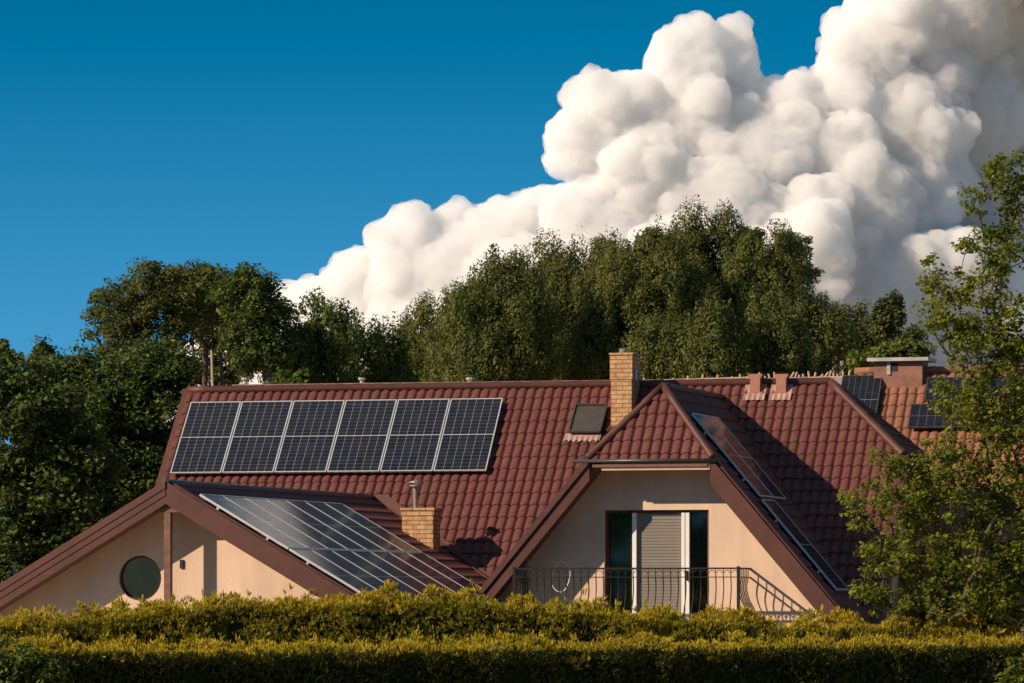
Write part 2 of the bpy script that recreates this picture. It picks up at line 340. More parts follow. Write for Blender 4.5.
ridge(b, Vector((XR, Yr, Zr+0.04)), Vector((XG+0.02, 2*Yr-yh, mainz(yh)))+up)
link('ridge_cap', b, 'trim', roof, True)
def rake(x0, x1, y0, y1, depth=0.30, name='verge_board', lift=0.075):
    b = nb(); z0, z1 = mainz(y0), mainz(y1)
    prism(b, [(x0, y0, z0+lift), (x0, y1, z1+lift), (x0, y1, z1-depth), (x0, y0, z0-depth)], (x1-x0, 0, 0))
    return link(name, b, 'trim', roof)
rake(XL-0.10, XL+0.04, Yr, -0.85); rake(XL+0.042, XL+0.20, Yr-0.02, -0.85, 0.0, lift=0.05); rake(XG-0.05, XG+0.10, yh, -0.85)
def mirror_rake(x0, x1, y0):
    b = nb(); z0 = mainz(y0); y2 = 2*Yr-y0; y3 = 2*Yr+0.85
    prism(b, [(x0, y2, z0+.07), (x0, y3, mainz(-0.85)+.07), (x0, y3, mainz(-0.85)-.3), (x0, y2, z0-.3)], (x1-x0, 0, 0)); link('verge_board', b, 'trim', roof)
mirror_rake(XL-0.14, XL+0.06, Yr); mirror_rake(XG-0.05, XG+0.10, yh)
# gutter of the main eave
b = nb(); ze = mainz(-0.9)-0.06; tube(b, [(XL, -0.97, ze), (XG, -0.97, ze)], 0.07, 10); link('gutter', b, 'gutter', house)
# walls of the main block
b = nb(); xl, xr_ = XL+0.55, XG-0.5
prism(b, [(xl, -0.30, 0), (xr_, -0.30, 0), (xr_, -0.30, mainz(-0.3)-0.16), (xl, -0.30, mainz(-0.3)-0.16)], (0, 0.3, 0))
for x in (xl, xr_-0.3):
    yk = yh+0.35
    zt = mainz(yk)-.18
    prism(b, [(x, 0, 0), (x, 2*Yr, 0), (x, 2*Yr, mainz(0)-.2), (x, 2*Yr-yk, zt), (x, yk, zt), (x, 0, mainz(0)-.2)], (0.3, 0, 0))
bx(b, xl, xr_, 2*Yr, 2*Yr+.3, 0, mainz(-0.3)-.16)
link('wall', b, 'stucco', house)
b = nb(); bx(b, xr_+0.004, xr_+0.09, 0.1, 1.1, 0.9, 2.2); link('window', b, 'mesh_dark', house)

# ---- dormer / cross gable
ymt = Yr-(Zr-ZAP)/TP
def dslope(side):
    b = nb(); L = XE/CD; lg = GL/CD; vy = lambda x: Yr-(Zr-ZAP+x*TD)/TP+.08
    # from ridge: hip peak at YHP, gutter corner at YG
    if side > 0:
        # clipped by the valley: y = ymt - x
        tile_sheet(b, Vector((XD, 0, ZAP)), (0, 1, 0), (CD, 0, -SD), [(YHP, 0), (vy(0), 0), (vy(XE), L), (YG, L), (YG, lg)], ph=0.1)
    else:
        L2 = 5.5/CD
        tile_sheet(b, Vector((XD, 0, ZAP)), (0, 1, 0), (-CD, 0, -SD), [(YHP, 0), (vy(0), 0), (vy(5.5), L2), (YG, L2), (YG, lg)], ph=0.1)
    return link('dormer_roof', b, 'tile', house)
droof = dslope(1); dslope(-1)
b = nb(); hd = Vector((0, YG-0.02-YHP, -(ZAP-ZDA))); Lh = hd.length; gw = GL+.02
tile_sheet(b, Vector((XD, YHP, ZAP)), (1, 0, 0), hd.normalized(), [(0, 0), (gw, Lh), (-gw, Lh)], T=0.30, deck=0.08)
dh = link('dormer_hip', b, 'tile', house)
b = nb(); pk = Vector((XD, YHP, ZAP+0.05)); ridge(b, pk, (XD, ymt, ZAP+0.05), 0.07)
for s in (-1, 1): ridge(b, pk, (XD+s*gw, YG-0.02, ZAP+hd.z+0.06), 0.075)
link('ridge_cap', b, 'trim', dh, True)
zg = ZAP+hd.z
b = nb(); tube(b, [(XD-gw-0.24, YG-0.08, zg+0.01), (XD+gw+0.13, YG-0.08, zg+0.01)], 0.034, 10); link('gutter', b, 'gutter', dh, True)
b = nb(); bx(b, XD-gw+0.26, XD+gw-0.06, YG-0.035, YG-0.005, zg-0.155, zg-0.03); link('fascia', b, 'fascia', dh)
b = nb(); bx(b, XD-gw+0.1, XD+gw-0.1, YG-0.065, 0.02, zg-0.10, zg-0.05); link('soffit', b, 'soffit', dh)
for s in (-1, 1):
    xe = XE if s > 0 else 5.3
    b = nb(); top = lambda x: ZAP-x*TD; dpt = .42 if s > 0 else .33
    prism(b, [(XD+s*(GL-.02), YG-0.05, top(GL)+.05), (XD+s*xe, YG-0.05, top(xe)+.05), (XD+s*xe, YG-0.05, top(xe)-dpt), (XD+s*(GL-.02), YG-0.05, top(GL)-dpt)], (0, 0.045, 0))
    if s < 0: prism(b, [(XD+s*(GL), YG-0.09, top(GL)+.10), (XD+s*xe, YG-0.09, top(xe)+.10), (XD+s*xe, YG-0.09, top(xe)-.05), (XD+s*(GL), YG-0.09, top(GL)-.05)], (0, 0.038, 0))
    prism(b, [(XD+s*(GL), YG+0.00, top(GL)+.055), (XD+s*xe, YG+0.00, top(xe)+.055), (XD+s*xe, YG+0.00, top(xe)+.10), (XD+s*(GL), YG+0.00, top(GL)+.10)], (0, 0.16, 0))
    link('barge_board', b, 'trim', house)
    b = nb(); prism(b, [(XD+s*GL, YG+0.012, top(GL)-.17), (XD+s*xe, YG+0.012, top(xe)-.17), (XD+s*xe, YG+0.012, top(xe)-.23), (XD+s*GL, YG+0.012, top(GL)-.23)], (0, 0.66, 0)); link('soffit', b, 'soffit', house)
def wall_with_hole(outer, hole, y, thick):
    """outer, hole: lists of (x,z); wall front at y, going back by thick"""
    b = nb(); loops = []
    for L in (outer, hole):
        vs = [b.verts.new((x, y, z)) for x, z in L]; es = [b.edges.new((vs[i], vs[(i+1) % len(vs)])) for i in range(len(vs))]; loops.append((vs, es))
    bmesh.ops.triangle_fill(b, edges=loops[0][1]+loops[1][1], use_beauty=True, use_dissolve=False)
    for vs, es in loops:
        v2 = [b.verts.new((v.co.x, y+thick, v.co.z)) for v in vs]
        for i in range(len(vs)): b.faces.new((vs[i], vs[(i+1) % len(vs)], v2[(i+1) % len(vs)], v2[i]))
    bmesh.ops.recalc_face_normals(b, faces=b.faces[:]); return b
DX0, DX1, DZ0, DZ1 = -0.955, 0.955, GZ, GZ+2.2
zt = zg-0.10; xt = (ZAP-0.2-zt)/TD
wx = 3.2
b = wall_with_hole([(XD-wx-1.6, 0), (XD+wx, 0), (XD+wx, ZAP-.2-wx*TD), (XD+xt, zt), (XD-xt, zt), (XD-wx-1.6, ZAP-.2-(wx+1.6)*TD)],
                   [(DX0, DZ0), (DX1, DZ0), (DX1, DZ1), (DX0, DZ1)], 0.0, 0.22)
link('gable_wall', b, 'stucco', house)
# ---- balcony door
b = nb()
fy = 0.11
for x0, x1 in ((DX0, DX0+0.05), (DX1-0.045, DX1)): bx(b, x0, x1, fy-.03, fy+0.08, DZ0, DZ1)
bx(b, DX0+.05, DX1-.045, fy-.03, fy+.08, DZ1-.05, DZ1); door = link('door', b, 'trim', house)
b = nb(); bx(b, DX0+0.50, DX0+0.575, fy-.06, fy+0.02, DZ0, DZ1-.05); bx(b, DX0+1.40, DX0+1.46, fy-.06, fy+.02, DZ0, DZ1-.05); bx(b, DX0+1.468, DX0+1.54, fy-.05, fy+.02, DZ0, DZ1-.05)
bx(b, DX0+.05, DX0+.50, fy, fy+.05, DZ0, DZ0+.08); link('frame', b, 'white', door)
b = nb(); z = DZ0
while z < DZ1-.05:
    bx(b, DX0+.58, DX0+1.395, fy+.01, fy+.03, z, min(z+.048, DZ1-.05)); bx(b, DX0+.58, DX0+1.395, fy+.018, fy+.03, z+.048, min(z+.055, DZ1-.05)); z += .055
link('roller_shutter', b, 'blind', door)
b = nb(); bx(b, DX0+.055, DX0+.495, fy+.05, fy+.056, DZ0+.08, DZ1-.05); bx(b, DX0+1.545, DX1-.05, fy+.05, fy+.056, DZ0, DZ1-.05); link('pane', b, 'glass', door)
for (x0, x1) in ((DX0+.055, DX0+.495), (DX0+1.545, DX1-.05)):
    b = nb(); n_ = 14
    for i in range(n_):
        xa = x0+(x1-x0)*i/n_; xb = x0+(x1-x0)*(i+1)/n_; ya = .2+.03*(i % 2); yb = .2+.03*((i+1) % 2)
        v = [b.verts.new(p) for p in ((xa, ya, DZ0), (xb, yb, DZ0), (xb, yb, DZ1), (xa, ya, DZ1))]; b.faces.new(v)
    link('curtain', b, 'curtain', door)
b = nb(); bx(b, DX0+1.49, DX0+1.515, fy-.10, fy-.05, DZ0+.95, DZ0+1.12); link('handle', b, 'iron', door)
b = nb(); bx(b, -2.42, 1.76, -0.98, 0.0, GZ-.22, GZ-.03); link('balcony_slab', b, 'concrete', house)
# ---- railing
BX0, BX1, BY = -2.36, 1.70, -0.92; RZ = GZ+1.17
b = nb(); 
for z, h in ((RZ, .03), (RZ-.16, .016), (GZ+.13, .02)):
    bx(b, BX0, BX1, BY-.02, BY+.02, z-h, z)
    bx(b, BX0-.02, BX0+.02, BY+.02, -0.004, z-h, z); bx(b, BX1-.02, BX1+.02, BY+.02, -0.004, z-h, z)
rail = link('railing', b, 'iron', house)
def bal(x, y, outn, belly=True):
    b = nb(); pts = []
    for k in range(13):
        f = k/12; z = GZ+.12+f*(RZ-.17-GZ-.12); o = (.13*math.exp(-((f-.28)/.2)**2)-.03*math.exp(-((f-.8)/.15)**2)) if belly else 0
        pts.append((x+outn[0]*o, y+outn[1]*o, z))
    tube(b, pts, .011, 6); tube(b, [(x, y, RZ-.17), (x, y, RZ-.01)], .009, 6)
    link('baluster', b, 'iron', rail)
n_ = 30
for i in range(1, n_): bal(BX0+(BX1-BX0)*i/n_, BY, (0, -1))
for i in range(1, 7): bal(BX1, BY+.92*i/7, (1, 0)); bal(BX0, BY+.92*i/7, (-1, 0))
for x in (BX0, BX1):
    b = nb(); bx(b, x-.025, x+.025, BY-.025, BY+.025, GZ-.02, RZ+.02); link('corner_post', b, 'iron', rail)
b = nb(); 
for i in range(n_):
    xm = BX0+(BX1-BX0)*(i+.5)/n_; tube(b, [(xm+.05*math.cos(a), BY, RZ-.1+.05*math.sin(a)) for a in [math.pi*j/8 for j in range(9)]], .006, 5)
link('scroll', b, 'iron', rail)
b = nb()
hc = onplane(561, 577, Vector((0, -0.25, 0)), Vector((0, 1, 0)))
tube(b, [hc+Vector((.165*math.cos(a)*(1+.1*math.sin(2*a)), .04*math.sin(a), .27*math.sin(a))) for a in [2*math.pi*j/26-1.2 for j in range(26)]], .007, 6)
tag(link('hose', b, 'white'), 'thin white loop of hose hanging behind the left end of the balcony railing', 'hose')

# ---- left wing
ywr = Yr-(Zr-ZW)/TP
b = nb()
LR = (WR-XW)/CW; LLn = (XW-WL)/CW
tile_sheet(b, Vector((XW, 0, ZW)), (0, 1, 0), (CW, 0, -SW), [(YW, 0), (ywr+.05, 0), (Yr-(Zr-wz(WR))/TP+.05, LR), (YW, LR)], ph=.1)
wroof = link('wing_roof', b, 'tile', house)
b = nb(); tile_sheet(b, Vector((XW, 0, ZW)), (0, 1, 0), (-CW, 0, -SW), [(YW, 0), (ywr+.05, 0), (Yr-(Zr-wz(WL))/TP+.05, LLn), (YW, LLn)], seg=4); link('wing_roof', b, 'tile', house)
b = nb(); ridge(b, (XW, YW, ZW+.04), (XW, ywr+.1, ZW+.04), .07); link('ridge_cap', b, 'gutter', wroof, True)
b = nb(); prism(b, [Vector((XW, ywr, ZW+.10))+MN*.0, Vector((XW+.3, ywr-.02, ZW+.11)), Vector((WR, Yr-(Zr-wz(WR))/TP-.02, wz(WR)+.10)), Vector((WR-.25, Yr-(Zr-wz(WR-.25))/TP-.2, wz(WR-.25)+.10))], (0, 0, -.06)); link('valley_flashing', b, 'trim', wroof)
for s, xe in ((-1, WL), (1, WR)):
    b = nb()
    prism(b, [(XW, YW-.01, ZW+.07), (xe, YW-.01, wz(xe)+.07), (xe, YW-.01, wz(xe)-.30), (XW, YW-.01, ZW-.30)], (0, .05, 0))
    if s < 0:
        prism(b, [(XW, YW-.035, ZW+.08), (xe, YW-.035, wz(xe)+.08), (xe, YW-.035, wz(xe)-.04), (XW, YW-.035, ZW-.04)], (0, .023, 0))
        prism(b, [(XW, YW-.022, ZW-.0405), (xe, YW-.022, wz(xe)-.0405), (xe, YW-.022, wz(xe)-.16), (XW, YW-.022, ZW-.16)], (0, .010, 0))
    prism(b, [(XW, YW+.052, ZW+.05), (xe, YW+.052, wz(xe)+.05), (xe, YW+.052, wz(xe)+.105), (XW, YW+.052, ZW+.105)], (0, .14, 0))
    link('barge_board', b, 'trim', house)
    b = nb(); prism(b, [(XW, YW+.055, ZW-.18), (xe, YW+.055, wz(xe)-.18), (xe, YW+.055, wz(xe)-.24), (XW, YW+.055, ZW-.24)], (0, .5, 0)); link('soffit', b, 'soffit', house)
YF = YW+.60
wc = onplane(140, 578, Vector((0, YF, 0)), Vector((0, 1, 0))); wr = .375
circ = [(wc.x+wr*math.cos(a), wc.z+wr*math.sin(a)) for a in [2*math.pi*i/40 for i in range(40)]]
xa, xb = WL+.5, WR-.5
b = wall_with_hole([(xa, 0), (xb, 0), (xb, wz(xb)-.2), (XW, ZW-.2), (xa, wz(xa)-.2)], circ, YF, .2)
link('wing_wall', b, 'stucco', house)
b = nb(); bx(b, xb-.25, xb, YF+.2, 0, 0, wz(xb)-.2); link('wing_side_wall', b, 'stucco', house)
b = nb(); bx(b, xa, xa+.25, YF+.2, 0, 0, wz(xa)-.2); link('wing_side_wall', b, 'stucco', house)
b = nb(); ring = []
for r_, y_ in ((wr-.003, YF+.06), (wr-.012, YF+.058), (wr-.012, YF+.08), (wr-.03, YF+.08), (wr-.03, YF+.11)):
    ring.append([b.verts.new((wc.x+r_*math.cos(2*math.pi*i/48), y_, wc.z+r_*math.sin(2*math.pi*i/48))) for i in range(48)])
for q in range(len(ring)-1):
    for i in range(48): b.faces.new((ring[q][i], ring[q][(i+1) % 48], ring[q+1][(i+1) % 48], ring[q+1][i]))
rwin = link('round_window', b, 'trim', house)
b = nb(); b.faces.new([b.verts.new((wc.x+(wr-.03)*math.cos(2*math.pi*i/48), YF+.085, wc.z+(wr-.03)*math.sin(2*math.pi*i/48))) for i in range(48)]); link('pane', b, 'glass', rwin)
b = nb(); b.faces.new([b.verts.new((wc.x+(wr-.032)*math.cos(2*math.pi*i/48), YF+.10, wc.z+(wr-.032)*math.sin(2*math.pi*i/48))) for i in range(48)]); link('blind', b, paint('round window blind', (0.85, 0.66, 0.40), .8, .15, 5), rwin)
pz = ZW-.36
b = nb(); bx(b, XW-.055, XW+.055, YW+.06, YW+.17, 0, pz-.08); post = link('post', b, 'wood', house)
b = nb(); bx(b, XW-.36, XW+.36, YW+.06, YW+.16, pz-.075, pz+.02); bx(b, XW-.08, XW+.08, YW+.16, YF-.003, pz-.07, pz+.05); link('tie_beam', b, 'wood', house)
sl_ = onplane(182, 564, Vector((0, YF, 0)), Vector((0, 1, 0))); b = nb(); bx(b, sl_.x-.03, sl_.x+.03, YF-.03, YF-.003, sl_.z-.07, sl_.z+.07); link('wall_vent', b, 'mesh_dark', house)

# ---- chimneys
def chimney(base, w_, d_, top, name='chimney', parent=roof, capw=.05, caph=.16):
    """base: front-left corner on the roof; w_ along x, d_ along y"""
    x, y = base.x, base.y; z0 = min(mainz(y), base.z)-.5
    b = nb(); bx(b, x, x+w_, y, y+d_, z0, top-caph); boxuv(b); c = link(name, b, 'brick', parent)
    b = nb(); bx(b, x-capw*.5, x+w_+capw*.5, y-capw*.5, y+d_+capw*.5, top-caph+.001, top-.04); bx(b, x-capw, x+w_+capw, y-capw, y+d_+capw, top-.039, top); boxuv(b); link('chimney_cap', b, 'brick', c)
    return c
p = onmain(611, 430); tz = (at(611, 353, (p-CAM).dot(LOOK))).z
ch = chimney(p, .40, .62, tz, caph=.5, capw=.035)
b = nb(); bx(b, p.x+.12, p.x+.2, p.y+.15, p.y+.23, tz, tz+.09); link('chimney_vent', b, 'steel', ch); b = nb(); bx(b, p.x+.40, p.x+.43, p.y+.2, p.y+.3, tz-.9, tz-.3); link('chimney_rod', b, 'steel', ch)
b = nb(); q = p+MN*.05; prism(b, [Vector((p.x-.1, p.y-.12, mainz(p.y-.12)+.07)), Vector((p.x+.5, p.y-.12, mainz(p.y-.12)+.07)), Vector((p.x+.5, p.y+.7, mainz(p.y+.7)+.07)), Vector((p.x-.1, p.y+.7, mainz(p.y+.7)+.07))], (0, 0, -.03)); link('flashing', b, 'trim', ch)
WNn = Vector((SW, 0, CW)); p = onplane(402, 534, Vector((XW, 0, ZW)), WNn); tz = at(402, 508, (p-CAM).dot(LOOK)).z
ch = chimney(p, .60, .45, tz, caph=.14, capw=.03)
b = nb(); fx, fy_ = p.x+.2, p.y+.2; tube(b, [(fx, fy_, tz-.02), (fx, fy_, tz+.42)], .045, 14); tube(b, [(fx, fy_, tz+.40), (fx, fy_, tz+.43)], .11, 14); tube(b, [(fx, fy_, tz+.47), (fx, fy_, tz+.49), (fx, fy_, tz+.52)], .1, 14, [.13, .12, .02])
link('flue_pipe', b, 'steel', ch, False)

# ---- roof window
a = [onmain(u, v, .14) for u, v in ((576, 405), (607, 405), (600, 432), (569, 432))]
b = nb(); prism(b, [(p_-MN*.0) for p_ in a], -MN*.16); rw = link('roof_window', b, 'shadecloth', house)
sx = (a[1]-a[0]).normalized(); sy = (a[3]-a[0]).normalized()
b = nb()
for i in range(4):
    p1, p2 = a[i], a[(i+1) % 4]; tube(b, [p1+MN*.01, p2+MN*.01], .025, 6)
link('frame', b, 'gutter', rw)
b = nb(); e = [onmain(u, v, .07) for u, v in ((566, 434), (602, 434), (599, 441), (563, 441))]; n_ = 16; top_ = []; bot_ = []
for i in range(n_*2+1):
    f = i/(n_*2); hgt = MN*(.012*math.sin(i*math.pi/2.4)); top_.append(b.verts.new(e[0].lerp(e[1], f)+MN*.02)); bot_.append(b.verts.new(e[3].lerp(e[2], f)+hgt+sy*(.02*math.cos(i*1.3))))
for i in range(n_*2): b.faces.new((top_[i], top_[i+1], bot_[i+1], bot_[i]))
link('apron', b, 'lead', rw)
# ---- roof vents
for u in (748, 774):
    p = onmain(u+2, 399); wv = .19; z0 = p.z-.05; tz = at(u, 374, (p-CAM).dot(LOOK)).z
    b = nb(); bx(b, p.x, p.x+wv, p.y, p.y+.2, z0, tz-.10)
    prism(b, [(p.x, p.y, tz-.099), (p.x+wv, p.y, tz-.099), (p.x+wv+.05, p.y, tz), (p.x-.05, p.y, tz)], (0, .22, 0)); v = link('roof_vent', b, 'vent', house)
    b = nb(); L0 = Vector((p.x-.12, p.y, p.z)); n_ = 16; A_, B_ = [], []
    for i in range(n_+1):
        xx = p.x-.12+.42*i/n_; A_.append(b.verts.new(Vector((xx, p.y+.2, mainz(p.y+.2)))+MN*.06)); B_.append(b.verts.new(Vector((xx, p.y-.06, mainz(p.y-.06)))+MN*(.075+.012*math.cos(i*math.pi/2))))
    for i in range(n_): b.faces.new((A_[i], A_[i+1], B_[i+1], B_[i]))
    link('vent_apron', b, 'lead', v)

# ------------------------------------------------------------------ solar panels
def panel(org, s, t, W_, L_, label, group, lift=.13, fr='alu', cellmat='cells'):
    """org = upper left corner on the roof plane, s across, t down the slope"""
    s = Vector(s).normalized(); t = Vector(t).normalized(); n = s.cross(t).normalized()
    if n.z < 0: n = -n
    o = org+n*lift
    root = thing('solar_panel', label, 'solar panel', org + s*W_/2 + t*L_, group)
    def quad(b, a0, a1, b0, b1, z0, z1):
        vs = [b.verts.new(o+s*x+t*y+n*z) for z in (z0, z1) for x, y in ((a0, b0), (a1, b0), (a1, b1), (a0, b1))]
        for f in ((3, 2, 1, 0), (4, 5, 6, 7), (0, 1, 5, 4), (1, 2, 6, 5), (2, 3, 7, 6), (3, 0, 4, 7)): b.faces.new([vs[i] for i in f])
    b = nb(); fw = .022
    quad(b, 0, W_, 0, fw, 0, .038); quad(b, 0, W_, L_-fw, L_, 0, .038); quad(b, 0, fw, fw, L_-fw, 0, .037); quad(b, W_-fw, W_, fw, L_-fw, 0, .037)
    bmesh.ops.recalc_face_normals(b, faces=b.faces[:]); link('frame', b, fr, root)
    b = nb(); vs = [b.verts.new(o+s*x+t*y+n*.031) for x, y in ((fw, fw), (W_-fw, fw), (W_-fw, L_-fw), (fw, L_-fw))]; f = b.faces.new(vs)
    uv = b.loops.layers.uv.verify()
    for l, c in zip(f.loops, ((0, 0), (1, 0), (1, 1), (0, 1))): l[uv].uv = c
    vs = [b.verts.new(o+s*x+t*y+n*.006) for x, y in ((fw, fw), (W_-fw, fw), (W_-fw, L_-fw), (fw, L_-fw))]; b.faces.new(vs[::-1])
    link('cell_sheet', b, cellmat, root)
    for y in (L_*.22, L_*.78):
        b = nb(); quad(b, -.01, W_+.01, y-.02, y+.02, -.045, -.002)
        for x in (.1, W_-.1): quad(b, x-.02, x+.02, y-.019, y+.019, -lift, -.040)
        bmesh.ops.recalc_face_normals(b, faces=b.faces[:]); link('mounting_rail', b, 'alu', root)
    return root
ordn = ['first', 'second', 'third', 'fourth', 'fifth', 'sixth', 'seventh']
tl = onmain(190.5, 402, .18)-MN*.18; tr = onmain(504, 397, .18)-MN*.18; step = (tr.x-tl.x)/6; yy = (tl.y+tr.y)/2; tl = Vector((tl.x, yy, mainz(yy)))
for i in range(6):
    lab = ('leftmost' if i == 0 else 'rightmost' if i == 5 else ordn[i]+' from the left')+' of six upright solar panels high on the main roof'
    panel(tl+Vector((i*step, 0, 0)), (1, 0, 0), (0, -CP, -SP), step-.022, 1.84, lab, 'solar panels in the high row on the main roof')
WN = Vector((SW, 0, CW)); wp = onplane(200.5, 493, Vector((XW, 0, ZW))+WN*.18, WN)-WN*.18
far = onplane(343, 503, Vector((XW, 0, ZW))+WN*.18, WN)-WN*.18
st7 = (far.y-wp.y)/7; Lw = 1.77
for r_ in range(2):
    for i in range(7):
        lab = '%s panel from the gable edge, %s row on the low left wing roof' % (ordn[i], ('upper', 'lower')[r_])
        panel(wp+Vector((0, i*st7, 0))+Vector((CW, 0, -SW))*(r_*(Lw+.02)), (0, 1, 0), (CW, 0, -SW), st7-.02, Lw, lab, 'solar panels on the left wing roof')
DN = Vector((SD, 0, CD)); dp = onplane(692, 413, Vector((XD, 0, ZAP))+DN*.13, DN)-DN*.13
for i in range(2):
    panel(dp+Vector((0, i*1.06, 0)), (0, 1, 0), (CD, 0, -SD), 1.04, 1.95, ('near','far')[i]+' upper panel on the shaded right slope of the dormer roof', 'solar panels on the dormer roof', lift=.10)
dp2 = onplane(762, 499, Vector((XD, 0, ZAP))+DN*.13, DN)-DN*.13
panel(dp2, (0, 1, 0), (CD, 0, -SD), 1.04, 2.1, 'single lower solar panel near the bottom of the dormer roof right slope', 'solar panels on the dormer roof', lift=.10)

# ------------------------------------------------------------------ second house at the right
h2 = thing('house', 'neighbouring house with faded orange tiled roof behind the right end of the main roof', 'house', (6, 10, 0))
Y2 = 9.6; d2 = (Vector((4, Y2, 0))-CAM).dot(LOOK); Z2 = at(900, 372, d2).z; X2 = 1.7; X2b = 11.5
PN2 = MN
def on2(u, v, lift=0): return onplane(u, v, Vector((0, Y2, Z2))+MN*lift, MN)
b = nb(); tile_sheet(b, Vector((0, Y2, Z2)), (1, 0, 0), (0, -CP, -SP), [(X2, 0), (X2b, 0), (X2b, 7.6), (XG+1.2, 7.6), (X2, 3.0)], ph=.1); roof2 = link('roof', b, 'tile_orange', h2)
b = nb(); tile_sheet(b, Vector((0, Y2, Z2)), (-1, 0, 0), (0, CP, -SP), [(-X2, 0), (-X2b, 0), (-X2b, 7.6), (-X2, 7.6)], seg=4); link('roof', b, 'tile_orange', h2)
b = nb(); ridge(b, (X2, Y2, Z2+.04), (X2b, Y2, Z2+.04)); link('ridge_cap', b, 'tile_orange', roof2, True)
b = nb(); ze2 = Z2-6.6*SP
yb2 = Y2-4.6*CP*1.0
bx(b, XG+1.3, X2b-.4, Y2-4.3, Y2+4.3, 0, Z2-4.5*TP+0.0); 
for x in (X2b-.7,): prism(b, [(x, Y2-4.3, Z2-4.5*TP), (x, Y2+4.3, Z2-4.5*TP), (x, Y2, Z2-.25)], (.3, 0, 0))
link('wall', b, 'grey_wall', h2)
p = on2(877, 372); pr = on2(925, 372); zt2 = at(900, 360, d2).z
M['block'] = paint('brown chimney cladding', (0.25, 0.115, 0.08), .75, .3, 5)
b = nb(); bx(b, p.x, pr.x, Y2-.3, Y2+.35, Z2-.6, zt2-.02); boxuv(b); c2 = link('chimney', b, 'block', roof2)
b = nb(); bx(b, p.x-.12, pr.x+.14, Y2-.42, Y2+.47, zt2-.019, zt2+.05); link('chimney_cap', b, 'concrete', c2)
hx = on2(896, 366); b = nb(); bx(b, hx.x-.02, hx.x+.12, Y2-.304, Y2-.30, zt2-.22, zt2-.05); link('chimney_opening', b, 'mesh_dark', c2)
b = nb(); bx(b, hx.x-.10, hx.x-.03, Y2-.325, Y2-.302, zt2-.28, zt2-.02); link('chimney_pipe', b, 'concrete', c2)
q0 = on2(843, 377, .12)-MN*.12
panel(q0, (1, 0, 0), (0, -CP, -SP), .80, 1.3, 'small dark framed panel on the neighbouring roof just behind the main roof end', 'solar panels on the neighbouring roof', fr='gutter', cellmat='cells_shaded')
q0 = on2(928, 379, .12)-MN*.12
for r_ in range(2):
    for i in range(4):
        panel(q0+Vector((i*1.06-r_*.25, 0, 0))+Vector((0, -CP, -SP))*(r_*.70), (1, 0, 0), (0, -CP, -SP), 1.04, .62, '%s from the left in the %s row on the neighbouring orange roof' % (ordn[i], ('upper', 'lower')[r_]), 'solar panels on the neighbouring roof', fr='gutter', cellmat='cells_shaded')

# ------------------------------------------------------------------ flat roofed building behind the ridge
h3 = thing('flat_roof_building', 'low pale flat-roofed building just showing above the main roof ridge', 'building', (at(500, 596, 96).x, at(500, 596, 96).y, 0))
def quadwall(b, u0, v0, u1, v1, d, th, zlow=0.0):
    a, c = at(u0, v0, d), at(u1, v1, d); prism(b, [(a.x, a.y, zlow), (c.x, c.y, zlow), c, a], LOOK*th)
b = nb(); quadwall(b, 236, 386, 640, 381, 96, 8); link('wall', b, 'concrete', h3)
b = nb(); a, c = at(232, 384.5, 95.8), at(642, 379.5, 95.8)
prism(b, [a-Z*.06, c-Z*.06, c, a], LOOK*8.4); link('parapet', b, 'lead', h3)
for u in (245, 362, 470):
    a = at(u, 383, 97); b = nb(); tube(b, [a-Z*.3, a+Z*.07], .05, 8); tube(b, [a+Z*.07, a+Z*.12], .09, 8); link('vent_pipe', b, 'concrete', h3)
h4 = thing('flat_roof_building', 'low building with white railing along its roof behind the right half of the ridge', 'building', (at(740, 596, 95).x, at(740, 596, 95).y, 0))
b = nb(); quadwall(b, 641, 384, 872, 377, 95, 7); link('wall', b, 'concrete', h4)
b = nb(); n_ = 46; prev = None
for i in range(n_+1):
    u = 643+i*(868-643)/n_; v0 = 383.8-7*(u-641)/231; p0 = at(u, v0, 95.3); hgt = .13+.04*math.sin(i*1.7)
    lean = 0.0 if i < 20 else .07*math.sin(i*.9)
    if i < 20 and i % 3: continue
    tube(b, [p0, p0+Z*hgt+RIGHT*(lean+.03)], .022, 5)
r0, r1 = at(643, 381, 95.3), at(760, 377.5, 95.3); tube(b, [r0, r1], .025, 6); r0, r1 = at(643, 383, 95.3), at(868, 376.5, 95.3); tube(b, [r0, r1], .03, 6)
link('roof_railing', b, 'fascia', h4)

# ------------------------------------------------------------------ ground
b = nb(); s_ = 9000; vs = [b.verts.new((x, y, 0)) for x, y in ((-s_, -s_), (s_, -s_), (s_, s_), (-s_, s_))]; b.faces.new(vs)
tag(link('ground', b, 'bounce_ground'), kind='structure')

b = nb(); vs = [b.verts.new(p_) for p_ in ((-14, -13, .004), (12, -13, .004), (12, -.3, .004), (-14, -.3, .004))]; b.faces.new(vs)
M['bounce_sheet'] = paint('warm bounce surface', (0.56, 0.47, 0.36), .9, .15, 1.5); tag(link('bounce_sheet', b, 'bounce_sheet'), kind='structure')  # added bright sheet, hidden by the hedge, bounces warm light onto the facade

